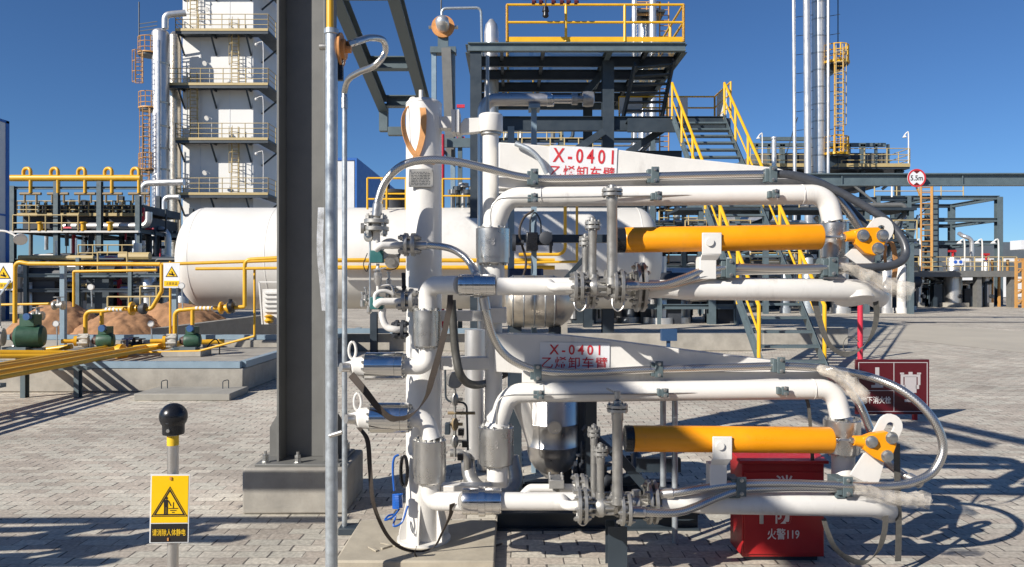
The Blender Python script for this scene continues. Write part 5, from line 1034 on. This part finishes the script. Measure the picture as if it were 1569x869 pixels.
# cold box tower
tw=top('cold_box_tower','tall white box tower with yellow railed service platforms','tower',(P(335,0,62).x,62,0)); d=60
tx0,tx1=P(280,0,d).x,P(388,0,d).x; wy1=66
mk(B().box(tx0,tx1,d,wy1,0,P(0,-60,d).z),'wall',TOWERW,tw)
b=B()
for px in (307,352): b.box(P(px,0,d).x-.03,P(px,0,d).x+.03,d-.02,d-.002,2,P(0,-60,d).z)
mk(b,'panel_joint',WALLW,tw)
plat=[(46,269),(129,238),(213,269),(297,270),(-40,269)]
for i,(py,pxl) in enumerate(plat):
    z=P(0,py,d-1.4).z; xa=P(pxl,0,d-1.4).x; xb=P(411,0,d-1.4).x; y0=d-1.4
    mk(B().box(xa,xb,y0,d-.01,z-.12,z).box(xb-1.25,xb,d-.01,wy1,z-.12,z).box(xa,xb,y0-.06,y0-.002,z-.32,z+.02),'platform',STEELD,tw)
    mk(B().box(xa,xb,y0-.1,y0-.065,z-.1,z+.1),'kick_plate',PALEY,tw)
    railing(tw,[(xa,d-.1,z),(xa,y0,z),(xb,y0,z),(xb,wy1,z)],PALEY,h=1.25,mid=(.42,.84),toe=False,r=.03,step=1.9)
    for px in (283,332,385):
        if px<pxl: continue
        x=P(px,0,d).x; mk(B().bar((x,d-.02,z-1.6),(x,y0+.1,z-.15),.1,.14).bar((x,d-.03,z-.2),(x,y0,z-.2),.1,.14),'bracket',STEELD,tw)
    mk(B().bar((tx1+.02,d+2,z-1.6),(xb,d+2,z-.2),.1,.12),'bracket',STEELD,tw)
    for px in (319,):
        x=P(px if i%2 else 322,0,y0).x; b=B(); b.tube([(x,y0+.3,z),(x,y0+.3,z+1.7),(x-.25,y0+.2,z+1.8)],.025,6).lathe((x-.3,y0+.15,z+1.7),(-.3,-1,-.5),[(0,.05),(.05,.2),(.1,.2)],10); mk(b,'floodlight',WHITE,tw)
    if i in (1,2,3): x=P(402,0,y0).x; mk(B().tube(crv([(x,y0+.2,z),(x,y0+.2,z+3.1),(x-.2,y0+.2,z+3.4),(x-.5,y0+.2,z+3.3)],4),.035,6).ball((x-.55,y0+.2,z+3.2),.13,8),'lamp_post',WHITE,tw)
    lx=P(300 if i%2==0 else 363,0,d).x if i!=4 else P(363,0,d).x
    # caged ladder from this platform up to the next one
    zt_=z+4.5 if i!=4 else z+2; b=B()
    for s in (-.3,.3): b.cyl((lx+s,d-.35,z),(lx+s,d-.35,zt_+1),.045,6)
    k=z
    while k<zt_: b.cyl((lx-.3,d-.35,k),(lx+.3,d-.35,k),.025,6); k+=.3
    mk(b,'ladder',PALEY,tw); b=B(); k=z+1.8
    while k<zt_+1:
        pts=[(lx+.42*math.cos(a),d-.45-.55*math.sin(a),k) for a in [RAD(t) for t in range(0,181,30)]]; b.tube(pts,.028,5); k+=.8
    for t in (30,90,150): b.cyl((lx+.42*math.cos(RAD(t)),d-.45-.55*math.sin(RAD(t)),z+1.8),(lx+.42*math.cos(RAD(t)),d-.45-.55*math.sin(RAD(t)),zt_+1),.024,5)
    mk(b,'ladder_cage',PALEY,tw)
# silver column beside it
sv=top('silver_column','tall silver clad process column with orange caged ladders left of the white tower','column',(P(247,0,58).x,58,0)); d=58
def vessel(par,px,ytop,rpx,d,m=CLAD,nm='shell'):
    r=S(rpx,d); zt_=P(0,ytop,d).z; return mk(B().lathe((P(px,0,d).x,d,0),Z,[(0,r),(zt_-r*.7,r)]+[(zt_-r*.7+r*.7*math.sin(a),r*math.cos(a)) for a in [RAD(k) for k in range(15,91,15)]],28,False),nm,m,par)
vessel(sv,246,44,12.5,d)
for py in (100,160,196,230,262): mk(B().lathe((P(247,0,d).x,d,P(0,py,d).z),Z,[(0,S(12.6,d)),(.12,S(12.9,d)),(.14,S(12.4,d))],28,False),'band',BOLT,sv)
ptube(sv,'top_pipe',fil([P(253,44,d),P(253,23,d),P(285,20,d+.5)],S(9,d),6),S(5,d),CLAD,14); ptube(sv,'down_pipe',[P(243,62,d-.8),P(243,420,d-.8)],S(2.5,d),CLAD,10)
vs2=mk(B().lathe((P(264,0,60).x,60.5,0),Z,[(0,S(9,60)),(P(0,52,60).z,S(9,60)),(P(0,46,60).z,S(4,60))],24),'gold_clad_column',FOIL); tag(vs2,'gold tinted clad column squeezed between the silver column and white tower','column')
for y0,px in ((84,225),(168,226),(262,226)):
    z=P(0,y0,d).z; cx_=P(px+4,0,d).x; b=B(); rr=S(16,d); pts=[(cx_+rr*math.cos(RAD(t)),d-rr*math.sin(RAD(t))*.9,z) for t in range(-90,271,30)]
    b.prism(pts[:-1],(0,0,-.12)); mk(b,'round_platform',STEELD,sv)
    b=B()
    for h in (.45,.9,1.3): b.tube([V(p)+Z*h for p in pts[:9]],.035,5)
    for p in pts[:9]: b.cyl(V(p),V(p)+Z*1.3,.035,5)
    b.tube([V(p)+Z*.07 for p in pts[:9]],.08,4)
    mk(b,'round_railing',ORAIL,sv)
for ya,yb_,px in ((84,132,222),(170,262,233),(265,335,232)):
    b=B(); x=P(px,0,d).x; za,zb_=P(0,yb_,d).z,P(0,ya,d).z
    for s in (-.28,.28): b.cyl((x+s,d-.9,za),(x+s,d-.9,zb_),.05,6)
    k=za
    while k<zb_: b.cyl((x-.28,d-.9,k),(x+.28,d-.9,k),.03,5); k+=.32
    k=za
    while k<zb_: b.tube([(x+.4*math.cos(RAD(t)),d-1-.5*math.sin(RAD(t)),k) for t in range(0,181,45)],.03,5); k+=.8
    for t in (30,90,150): b.cyl((x+.4*math.cos(RAD(t)),d-1-.5*math.sin(RAD(t)),za),(x+.4*math.cos(RAD(t)),d-1-.5*math.sin(RAD(t)),zb_),.025,5)
    mk(b,'caged_ladder',ORAIL,sv)
b=B(); b.cyl(P(213,60,d),P(213,3,d),.05,6).cyl(P(220,240,d),P(220,190,d),.05,6)
for y in (37,43,48,55): b.bar(P(213,y,d),P(241,y-4,d),.05,.06)
for y in (197,205,232): b.bar(P(220,y,d),P(240,y+2,d),.05,.06)
mk(b,'mast_stay',STEELD,sv)
# silver pipes and small vessel to the left of tower
spv=top('silver_piping','bent silver pipes leading into a small silver vessel before the white tower','pipework',(P(216,0,52).x,52,0)); d=52
ptube(spv,'pipe',fil([P(282,279,d),P(218,281,d),P(218,330,d)],S(12,d),6),S(5,d),CLAD,14); ptube(spv,'pipe',fil([P(275,302,d),P(252,302,d),P(252,345,d)],S(8,d),6),S(4,d),CLAD,14)
vessel(spv,216,320,14,d,CLAD,'small_vessel'); vessel(spv,238,325,9,d+2,CLAD,'small_vessel')
mk(B().box(P(205,0,d-1).x,P(262,0,d-1).x,d-1.3,d-.9,P(0,382,d).z,P(0,378,d).z),'ring_walkway',STEELD,spv); railing(spv,[P(238,381,d-1),P(268,381,d-1)],PALEY,h=2.2,mid=(.5,1.0,1.5),toe=False,r=.035,step=.8)
# pipe racks (generic builder)
def rack(label,x0,x1,d,dep,cols,levels,ztop,seed,npipes=26,neq=10,pipecol=None,rails=(),bh=.3):
    random.seed(seed); ybase=435+CAMH*F/d
    r=top('pipe_rack',label,'pipe rack',(P((x0+x1)/2,0,d).x,d+dep/2,0))
    for px,yt in cols:
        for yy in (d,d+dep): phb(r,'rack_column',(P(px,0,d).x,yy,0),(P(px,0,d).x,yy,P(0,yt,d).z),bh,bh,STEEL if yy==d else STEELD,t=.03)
    for i,y in enumerate(levels):
        z=P(0,y,d).z
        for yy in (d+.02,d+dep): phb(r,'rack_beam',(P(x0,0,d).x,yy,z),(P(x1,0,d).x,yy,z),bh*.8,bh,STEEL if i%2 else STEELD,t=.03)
        for px,yt in cols: phb(r,'cross_beam',(P(px,0,d).x,d+.2,z),(P(px,0,d).x,d+dep-.2,z),bh*.7,bh*.8,STEELD,t=.03)
    for a_,c_,y_ in rails: railing(r,[P(a_,y_,d-.3),P(c_,y_,d-.3)],PALEY,h=.9,mid=(.45,),toe=False,r=.035,step=.9)
    ms_=[CLAD,CLAD,GALV,WHITE,STEELD,DARKB,STAIN,COLG]
    for i in range(npipes):
        y=random.choice(levels); z=P(0,y,d).z+.18; rr=random.choice((.04,.06,.08,.11,.15,.19)); yy=d+random.uniform(.4,dep-.3)
        a=random.uniform(x0,x1-15) if random.random()<.5 else x0; c=min(x1,a+random.uniform(30,160))
        pts=[(P(a,0,d).x,yy,z+rr),(P(c,0,d).x,yy,z+rr)]
        if random.random()<.55: k=random.uniform(-3.2,-.8) if random.random()<.7 else random.uniform(.6,1.6); pts.append((pts[-1][0]+.01,yy,max(.2,z+rr+k)))
        if random.random()<.4: k=random.uniform(-3,-1); pts.insert(0,(pts[0][0]-.01,yy,max(.2,z+rr+k)))
        ptube(r,'rack_pipe',fil(pts,rr*3,4),rr,random.choice(pipecol or ms_),10)
    for i in range(neq):
        px=random.uniform(x0+4,x1-4); yy=d+random.uniform(.3,dep); x=P(px,0,d).x; k=random.random(); h=random.uniform(.8,2.4)
        if k<.4: mk(B().lathe((x,yy,0),Z,[(0,.5),(.25,.5),(.25,.28),(h,.32),(h+.25,.18),(h+.28,.05)],16),'rack_vessel',random.choice((CLAD,STEELD,GALV)),r)
        elif k<.7: mk(B().box(x-random.uniform(.3,1),x+.5,yy,yy+.8,0,h*.7).box(x-.2,x+.2,yy-.1,yy,.2,h*.5),'rack_cabinet',random.choice((DARKB,STEELD,WALLW)),r)
        else: mk(B().lathe((x,yy,h),X,[(-.9,.1),(-.8,.35),(.8,.35),(.9,.1)],16).box(x-.5,x+.5,yy-.2,yy+.2,0,h-.3),'rack_drum',random.choice((CLAD,DARKB,STEELD)),r)
    return r
r1=rack('long left pipe rack under a yellow header with five inverted loops',16,215,42,7,[(20,285),(87,278),(153,278),(212,300)],[354,400,440],278,11,70,30,[CLAD,GALV,WHITE,STEELD,COLG,STEEL,CLAD,REDPOLE,DARKB],((20,120,354),(120,210,400),(30,110,440)),.26)
d=42
mk(B().tube([P(16,273,d),P(216,273,d)],S(5,d),14),'yellow_header',YEL,r1)
b0=None
for i,px in enumerate((42,84,125.5,166.5,208)):
    ptube(r1,'inverted_loop',fil([P(px-6,273,d+.1),P(px-6,258,d+.1),P(px+5,258,d-.05),P(px+5,296,d-.05)],S(6,d),6),S(2.6,d),YEL,12)
    mk(B().tube([P(px-11,297,d),P(px+21,297,d)],S(2.3,d),10).cyl(P(px-4,297,d),P(px-4,311,d),S(1.6,d),8).cyl(P(px+14,297,d),P(px+14,311,d),S(1.6,d),8),'tee_pipe',BRICKR,r1)
phb(r1,'rack_beam',P(20,288,d),P(215,288,d),.15,.15,STEEL)
ac_=top('air_cooler_bank','row of railed air coolers standing on the left pipe rack','air cooler',P(120,330,d+2))
for i in range(3):
    xa=P(27+66*i,0,d+1).x; xb=P(85+66*i,0,d+1).x; zz=P(0,328,d+1).z
    mk(B().box(xa,xb,d+1.2,d+6,zz+.1,zz+.55).box(xa+.1,xb-.1,d+1.3,d+5.8,zz-.9,zz-.1),'cooler_bay',DARKB,ac_)
    mk(B().box(xa,xb,d+.9,d+1.18,zz-.12,zz+.05),'walkway_edge',PALEY,ac_)
    railing(ac_,[(xa,d+.95,zz),(xb,d+.95,zz)],PALEY,h=.75,mid=(.25,.5),toe=False,r=.03,step=.6)
    b=B()
    for k in range(5): x=xa+(xb-xa)*(k+.5)/5; b.box(x-.08,x+.08,d+1.1,d+1.19,zz+.1,zz+.75)
    mk(b,'cooler_frame',STEEL,ac_)
for px in (62,128,169): mk(B().lathe(P(px,354,d-.2),Z,[(0,.14),(.4,.14),(.42,.2),(.5,.2),(.52,.1)],12),'yellow_cap',YEL,ac_)
mk(B().box(P(16,0,d).x,P(216,0,d).x,d-.3,d-.06,P(0,357,d).z,P(0,354,d).z),'white_ledge',WHITE,ac_)
r2=rack('low pipe rack behind the sand heaps and the yellow pipes',16,270,33,5,[(40,400),(120,395),(200,400)],[404,422,445],400,23,64,36,[CLAD,GALV,WHITE,STEELD,PALEY,CLAD,REDPOLE,COLG],((150,195,418),(215,265,470),(165,230,486)),.16)
b=B(); random.seed(9)
o=mk(B().box(P(0,0,55).x,P(275,0,55).x,54,56,0,P(0,408,54).z),'dark_shed',DARKB); tag(o,'long dark shed far behind the left pipe rack','shed')
# ---------------------------------------------------------------- far plant, right
r3=rack('wide pipe rack behind the steel stair with many grey pipes',1000,1400,46,7,[(1048,300),(1130,300),(1200,300),(1276,300),(1345,300),(1392,300)],[305,345,380,410],300,31,84,40,None,((1010,1100,345),(1150,1240,410),(1290,1390,380)),.24)
r4_=rack('middle pipe rack behind the shaded tank end below the platform',740,1010,44,6,[(760,200),(860,200),(1000,215)],[215,260,300,440],200,37,50,20,None,((750,860,215),(860,1000,260),(800,930,235)),.26)
o=mk(B().box(P(730,0,60).x,P(1400,0,60).x,59,61,0,P(0,392,60).z),'dark_shed',DARKB); tag(o,'long dark shed far behind the right pipe racks','shed')
r5=rack('low pump row beneath the white arms beyond the bund wall',880,1150,30,4,[(900,440),(1010,440),(1130,440)],[455,470],440,41,40,30,None,(),.2)
dk=top('pipe_bridge','dark steel pipe bridge with silver vessels between the stair and the far right frame','pipe bridge',(P(1290,0,40).x,40,0)); d=40; random.seed(8)
for y in (318,366): mk(B().box(P(1040,0,d).x,P(1405,0,d).x,d,d+3,P(0,y+4,d).z,P(0,y,d).z),'bridge_deck',STEELD,dk)
for px in (1075,1175,1262,1330,1398): phb(dk,'bridge_leg',(P(px,0,d).x,d+.2,0),(P(px,0,d).x,d+.2,P(0,318,d).z),.26,.26,STEEL,t=.03)
for a_,c_ in ((1262,1330),(1330,1398),(1075,1175)): pbar(dk,'bridge_brace',P(a_,418,d+.1),P(c_,370,d+.1),.1,.1,STEEL); pbar(dk,'bridge_brace',P(a_,322,d+.1),P(c_,364,d+.1),.1,.1,STEELD)
for i in range(12):
    y=random.choice((318,366)); rr=random.choice((.07,.1,.14,.2)); a_=random.uniform(1040,1300); yy=d+random.uniform(.3,2.6); z=P(0,y,d).z+rr+.05
    ptube(dk,'bridge_pipe',fil([(P(a_,0,d).x,yy,z),(P(min(1405,a_+random.uniform(60,200)),0,d).x,yy,z),(P(min(1405,a_+random.uniform(60,200)),0,d).x+.3,yy,z+random.choice((-1.5,.8,1.2)))],rr*2,4),rr,random.choice((CLAD,GALV,STEEL,WHITE,COLG)),10)
for px,r_,yt in ((1090,.35,395),(1120,.5,380),(1205,.3,400),(1240,.45,388),(1290,.55,384),(1360,.4,392),(1384,.3,400)):
    x=P(px,0,d+1).x; zz=P(0,yt,d+1).z; mk(B().lathe((x,d+1.2,0),Z,[(0,r_),(.3,r_),(.3,r_*.8),(zz-.3,r_*.8),(zz-.1,r_*.5),(zz,.06),(zz+.3,.06)],18),'bridge_vessel',random.choice((CLAD,STAIN,WHITE,GALV)),dk)
for a_,c_,y in ((1150,1262,318),(1262,1405,366),(1050,1150,366)): railing(dk,[P(a_,y,d-.02),P(c_,y,d-.02)],PALEY,h=1,mid=(.5,),toe=False,r=.03,step=1.2)
# air cooler deck
ad=top('air_cooler_deck','long railed air cooler deck high behind the silver stacks','air cooler',(P(1275,0,62).x,62,0)); d=60
z=P(0,254,d).z; xa,xb=P(1150,0,d).x,P(1394,0,d).x
mk(B().box(xa,xb,d,d+7,z-.25,z),'deck',STEELD,ad); mk(B().box(xa,xb,d-.08,d-.01,z-.1,z+.18),'kick_plate',PALEY,ad); railing(ad,[(xa,d,z),(xb,d,z),(xb,d+7,z)],PALEY,h=1.4,mid=(.45,.9),toe=False,r=.035,step=1.8)
for i in range(5):
    a=P(1168+42*i,0,d).x; c=P(1206+42*i,0,d).x
    mk(B().box(a,c,d+1.5,d+6.5,z+.35,z+1.3),'cooler_bay',DARKB if i%2 else COLG,ad); mk(B().prism([(a+.3,d+1.5,z-.25),(c-.3,d+1.5,z-.25),((a+c)/2+.5,d+1.7,z-1.5),((a+c)/2-.5,d+1.7,z-1.5)],(0,4.5,0)),'fan_plenum',DARKB,ad)
    for k in (0,.5,1): mk(B().box(a+(c-a)*k-.1,a+(c-a)*k+.1,d+1.3,d+1.5,z,z+2),'cooler_frame',STEEL,ad)
mk(B().box(P(1160,0,d).x,P(1370,0,d).x,d+1.3,d+1.6,z+1.8,z+2.1).box(P(1175,0,d).x,P(1255,0,d).x,d+1.3,d+1.6,z+2.3,z+2.6),'top_rail',STEEL,ad)
for px in (1180,1230,1330,1385): phb(ad,'deck_leg',(P(px,0,d).x,d+1,0),(P(px,0,d).x,d+1,z-.25),.35,.35,STEELD,t=.03)
pbar(ad,'knee_brace',P(1384,262,d+1),P(1352,290,d+1),.2,.2,STEELD)
for px,y in ((1168,205),(1392,203)): mk(B().tube(crv([P(px,252,d),P(px,y+4,d),P(px-2,y,d),P(px-6,y+4,d)],5),.05,6).lathe(P(px-6,y+5,d),Z,[(-.15,.18),(.05,.05)],8),'lamp_post',WHITE,ad)
o=mk(B().tube([P(1186,262,d-1),P(1186,214,d-1)],S(3.6,d),12).lathe(P(1186,213,d-1),Z,[(0,S(4.4,d)),(.15,S(4.4,d))],12),'vent_pipe',CLAD); tag(o,'short silver vent pipe with capped top left of the tall stacks','vent')
# stacks
sk=top('silver_stack','tall main silver stack with yellow caged ladder and round platforms','stack',(P(1254,0,58).x,58,0)); d=58
x=P(1254,0,d).x; r=S(10,d); zt_=P(0,-160,d).z
mk(B().cyl((x,d,0),(x,d,zt_),r,28),'shell',CLAD,sk); mk(B().cyl((x+r*1.25,d+.4,0),(x+r*1.25,d+.4,zt_),r*.8,24),'rear_shell',GALV,sk)
for k in range(14):
    y=-20+k*26; q=P(1254,y,d); mk(B().lathe(q,Z,[(0,r),(.02,r*1.03),(.1,r*1.03),(.12,r)],28,False),'band',BOLT,sk)
b=B(); random.seed(4)
for k in range(12):
    y=-5+k*29; b.bar(P(1214,y+3,d-.4),P(1246,y-1,d-.6),.035,.04); b.bar(P(1264,y+2,d-.6),P(1287,y-2,d-.6),.035,.04)
b.cyl(P(1284,-60,d),P(1284,260,d),.04,6); mk(b,'stay',STEELD,sk)
for py in (98,238):
    z=P(0,py,d).z; c=V((P(1281,0,d).x,d,z)); rr=S(18,d); pts=[c+V((rr*math.cos(RAD(t)),-rr*.9*math.sin(RAD(t)),0)) for t in range(-30,211,30)]
    mk(B().prism(pts,(0,0,-.15)),'round_platform',STEELD,sk); mk(B().prism([c+V((rr*.9,0,-.15)),c+V((-rr*.9,0,-.15)),c+V((-rr*.9,0,-1.2))],(0,.2,0)),'platform_bracket',STEELD,sk)
    b=B()
    for h in (.5,.95,1.4): b.tube([p+Z*h for p in pts],.04,6)
    for p in pts: b.cyl(p,p+Z*1.4,.05,6)
    b.tube([p+Z*.05 for p in pts],.14,4); mk(b,'round_railing',RAILY,sk)
b=B(); lx=P(1277,0,d).x; z0,z1=P(0,236,d).z,P(0,78,d).z
for s in (-.33,.33): b.cyl((lx+s,d-1.0,z0),(lx+s,d-1.0,z1),.06,6)
k=z0
while k<z1: b.cyl((lx-.33,d-1,k),(lx+.33,d-1,k),.035,5); k+=.33
mk(b,'ladder',mat('ladder_amber',(.52,.29,.05),.5,0,.1,3),sk); b=B(); k=z0+2
while k<z1: b.tube([(lx+.45*math.cos(RAD(t)),d-1.1-.55*math.sin(RAD(t)),k) for t in range(0,181,45)],.035,5); k+=.8
for t in (30,90,150): b.cyl((lx+.45*math.cos(RAD(t)),d-1.1-.55*math.sin(RAD(t)),z0+2),(lx+.45*math.cos(RAD(t)),d-1.1-.55*math.sin(RAD(t)),z1),.03,5)
mk(b,'ladder_cage',PALEY,sk)
for px,rp_,lab in ((1219,2.6,'thin outer silver stack left of the main stack'),(1239,5.2,'medium silver stack pipe close left of the main stack'),(1269,2.2,'very thin pale vent pipe close right of the main stack')):
    o=mk(B().cyl((P(px,0,57).x,57,0),(P(px+(-4 if px<1260 else 0),0,57).x,57,P(0,-150,57).z),S(rp_,57),18),'silver_stack_pipe',CLAD); tag(o,lab,'stack')
o=mk(B().tube([P(1222,180,57),P(1205,235,57)],.04,6),'guy_wire',STEELD); tag(o,'thin dark guy wire left of the silver stacks','wire')
# far silver column behind the platform
fc=top('silver_column','twin silver columns with small railed top behind the steel platform stair','column',(P(985,0,50).x,50,0)); d=50
vessel(fc,988,28,10,d); ptube(fc,'side_pipe',[P(972,0,d-1.2),P(972,470,d-1.2)],S(4,d),CLAD,14); ptube(fc,'side_pipe',[P(1000,-10,d-1.2),P(1000,470,d-1.2)],S(5.5,d),CLAD,14)
railing(fc,[P(970,24,d-1),P(1012,24,d-1)],ORAIL,h=.9,mid=(.45,),r=.04,step=.9); mk(B().box(P(968,0,d).x,P(1014,0,d).x,d-1.2,d+1,P(0,28,d).z,P(0,25,d).z),'top_platform',STEELD,fc)
b=B(); lx=P(1014,0,d).x
for s in (-.3,.3): b.cyl((lx+s,d-.8,2),(lx+s,d-.8,P(0,10,d).z),.05,6)
k=2
while k<P(0,10,d).z: b.cyl((lx-.3,d-.8,k),(lx+.3,d-.8,k),.035,5); k+=.35
mk(b,'ladder',ORAIL,fc)
# gantry beam with height limit sign
d=30; gt=top('height_gantry','long blue-grey steel gantry beam crossing the road at the right','gantry',(P(1400,0,d).x,d,0))
phb(gt,'beam',P(1080,276,d),P(1760,275,d),.3,S(19,d),STEEL,t=.05)
for px in (1475,1290,1180): pbar(gt,'stiffener',P(px,268,d-.08),P(px,284,d-.08),.04,.02,STEEL,up=(0,1,0))
for px in (1090,1750): phb(gt,'gantry_post',(P(px,0,d).x,d,0),P(px,286,d),.3,.3,STEEL)
lm=top('height_limit_sign','round white height limit sign with red rim on the gantry beam','sign',P(1404,290,29.7)); d=29.7
q=P(1404,273,d); dsk=mk(B().lathe(q,(0,-1,0),[(0,S(14,d)),(.03,S(14,d))],40),'disc',SIGNW,lm)
mk(B().lathe(q+V((0,-.031,0)),(0,-1,0),[(0,S(11.6,d)),(.0,S(14,d)),(.008,S(14,d)),(.008,S(11.6,d))],40,False),'red_rim',SIGNR,dsk)
b=B()
for s in (-1,1): b.prism([q+V((-S(6,d),-.034,s*S(11.3,d))),q+V((S(6,d),-.034,s*S(11.3,d))),q+V((0,-.034,s*S(6.5,d)))],(0,.003,0))
mk(b,'arrow_marks',mat('mark_maroon',(.12,.01,.01),.5,0,0),dsk); text('5.5m',q+V((0,-.032,0)),S(19,d),S(8,d),SIGNK,dsk,bold=.02)
pbar(lm,'bracket',P(1404,287,29.75),P(1410,300,29.75),.05,.05,ORAIL)
# right process unit
ru=top('process_deck','raised process deck with railings over silver vessels at the right','process unit',(P(1475,0,52).x,54,0)); d=51
z=P(0,415,d).z; xa,xb=P(1386,0,d).x,P(1558,0,d).x
mk(B().box(xa,xb,d,d+6,z-.42,z),'deck',COLG,ru)
railing(ru,[(xa,d,z),(xb,d,z)],PALEY,h=.95,mid=(.3,.62),toe=False,r=.03,step=1.0)
for px in (1390,1503,1555): mk(B().box(P(px-3,0,d).x,P(px+4,0,d).x,d+.2,d+.7,0,z-.42),'deck_column',COLG,ru)
for px,rp_,yt,bw in ((1408,4.5,425,8),(1460,12.5,393,22),(1511,7,398,10)):
    x=P(px,0,d+1.5).x; dd=d+1.5; o=mk(B().lathe((x,dd,.3),Z,[(0,S(rp_,dd)),(z-1,S(rp_,dd)),(P(0,yt,dd).z-.7,S(rp_*.95,dd)),(P(0,yt,dd).z-.35,S(rp_*.75,dd)),(P(0,yt,dd).z-.3,S(rp_*.3,dd))],24),'vessel',STAIN,ru)
    mk(B().lathe((x,dd,0),Z,[(0,S(bw,dd)),(.3,S(bw,dd))],8 if bw>15 else 4),'vessel_base',CONC,ru); mk(B().lathe((x+.12,dd-S(rp_,dd)*.85,.75),(.25,-1,0),[(0,S(3.2,dd)),(.18,S(3.2,dd)),(.16,S(2.6,dd))],14),'skirt_opening',DARKB,ru)
    mk(B().cyl((x,dd,P(0,yt,dd).z-.3),(x,dd,P(0,yt,dd).z+.3),.08,8).box(x-.3,x+.2,dd-.1,dd+.1,P(0,yt,dd).z+.3,P(0,yt,dd).z+.45),'red_valve',RED,ru)
random.seed(77)
for i in range(70):
    px=random.uniform(1390,1554); yy=d+random.uniform(1,5.5); x=P(px,0,d).x; h=random.uniform(.4,1.9); m=random.choice((CLAD,STEELD,DARKB,GALV,STAIN))
    if i%3==0: mk(B().box(x-.3,x+.3,yy,yy+.5,0,h),'skid_cabinet',random.choice((DARKB,STEELD)),ru)
    else: ptube(ru,'deck_pipe',fil([(x,yy,0),(x,yy,h),(x+random.uniform(-1,1),yy,h+.001),(x+random.uniform(-1.2,1.2),yy+.3,h+random.uniform(.2,.5))],.12,4),random.choice((.05,.08,.12)),m,8)
for px in (1410,1478,1505,1530): mk(B().tube(crv([P(px,415,d),P(px,372,d),P(px-3,367,d),P(px-7,370,d)],5),.05,6).lathe(P(px-8,371,d),Z,[(-.1,.2),(.05,.06)],8),'lamp_post',WHITE,ru)
ptube(ru,'goose_pipe',fil([P(1489,415,d+1),P(1489,366,d+1),P(1476,362,d+1),P(1470,358,d+2)],.5,5),S(3.2,d),CLAD,12)
sn=mk(B().box(P(1460,0,d-.1).x,P(1476,0,d-.1).x,d-.12,d-.08,P(0,406,d).z,P(0,398,d).z),'sign_plate',SIGNW,ru); b=B()
for px in (1464,1472): b.lathe(P(px,401.5,d-.125),(0,-1,0),[(0,S(2.7,d)),(.01,S(2.7,d))],16)
mk(b,'blue_symbol',mat('sign_blue',(.02,.10,.45),.5,0,0),sn)
b=B(); b.box(P(1389,0,d-.1).x,P(1412,0,d-.1).x,d+2,d+2.3,0,P(0,458,d).z); mk(b,'low_cabinet',WALLW,ru)
fr=top('open_structure','open blue-grey steel frame with an orange ladder above the process deck','steelwork',(P(1480,0,56).x,57,0)); d=56
for px in (1432,1468,1530): 
    for yy in ((d,d+6) if px!=1468 else (d+4,)): phb(fr,'frame_column',(P(px,0,d).x,yy,0),(P(px,0,d).x,yy,P(0,302,d).z),.42,.42,STEEL,t=.04)
for y in (303,337,372): 
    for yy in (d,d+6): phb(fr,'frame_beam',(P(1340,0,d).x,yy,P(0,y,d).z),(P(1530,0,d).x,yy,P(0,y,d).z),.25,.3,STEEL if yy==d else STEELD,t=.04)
    for px in (1432,1530): phb(fr,'side_beam',(P(px,0,d).x,d,P(0,y,d).z),(P(px,0,d).x,d+6,P(0,y,d).z),.25,.3,STEEL,t=.04)
b=B(); lx=P(1420,0,d-1).x
for s in (-.42,.42): b.cyl((lx+s,d-1,0),(lx+s,d-1,P(0,284,d).z),.07,6)
k=0
while k<P(0,286,d).z: b.cyl((lx-.42,d-1,k),(lx+.42,d-1,k),.045,5); k+=.4
b.cyl((lx+.15,d-1.4,2.5),(lx+.15,d-1.4,P(0,284,d).z),.1,6); mk(b,'orange_ladder',ORAIL,fr)
railing(fr,[P(1340,302,d),P(1476,302,d)],PALEY,h=.9,mid=(.45,),toe=False,r=.04,step=1.5)
pbar(fr,'diagonal_rod',P(1340,392,d-.5),P(1425,315,d-.5),.08,.08,STEELD); pbar(fr,'diagonal_rod',P(1340,350,d-.5),P(1412,382,d-.5),.08,.08,STEELD)
ys=top('stair_tower','orange-yellow stair tower at the right edge beside the process deck','stairs',(P(1563,0,50).x,50,0)); d=50
for px in (1557,1568,1582):
    for yy in (d,d+2.5): pbar(ys,'tower_post',(P(px,0,d).x,yy,0),(P(px,0,d).x,yy,P(0,396,d).z),.14,.14,ORAIL)
b=B()
for y in (397,412,428,444,460): b.bar(P(1556,y,d),P(1583,y,d),.08,.08); b.bar(P(1557,y+6,d+1),P(1583,y-4,d+1),.5,.05)
mk(b,'tower_steps',ORAIL,ys)
o=mk(B().box(P(1380,0,95).x,P(1900,0,95).x,95,110,0,P(0,371,95).z),'grey_shed_wall',ROOFG); o['x']=0; del o['x']; tag(o,'dark grey far industrial shed behind the right process deck','shed')
sh=mk(B().box(P(1475,0,92).x,P(1900,0,92).x,92,92.4,P(0,402,92).z,P(0,396,92).z).box(P(1475,0,92).x,P(1900,0,92).x,92,92.4,0,P(0,424,92).z),'light_shed_wall',WALLW); tag(sh,'pale low wall in front of the far grey shed at right','wall')
o=mk(B().box(P(1565,0,88).x,P(1800,0,88).x,88,90,P(0,382,88).z,P(0,368,88).z),'light_canopy',WALLW); tag(o,'pale canopy edge at the right edge of the picture before the shed','canopy')
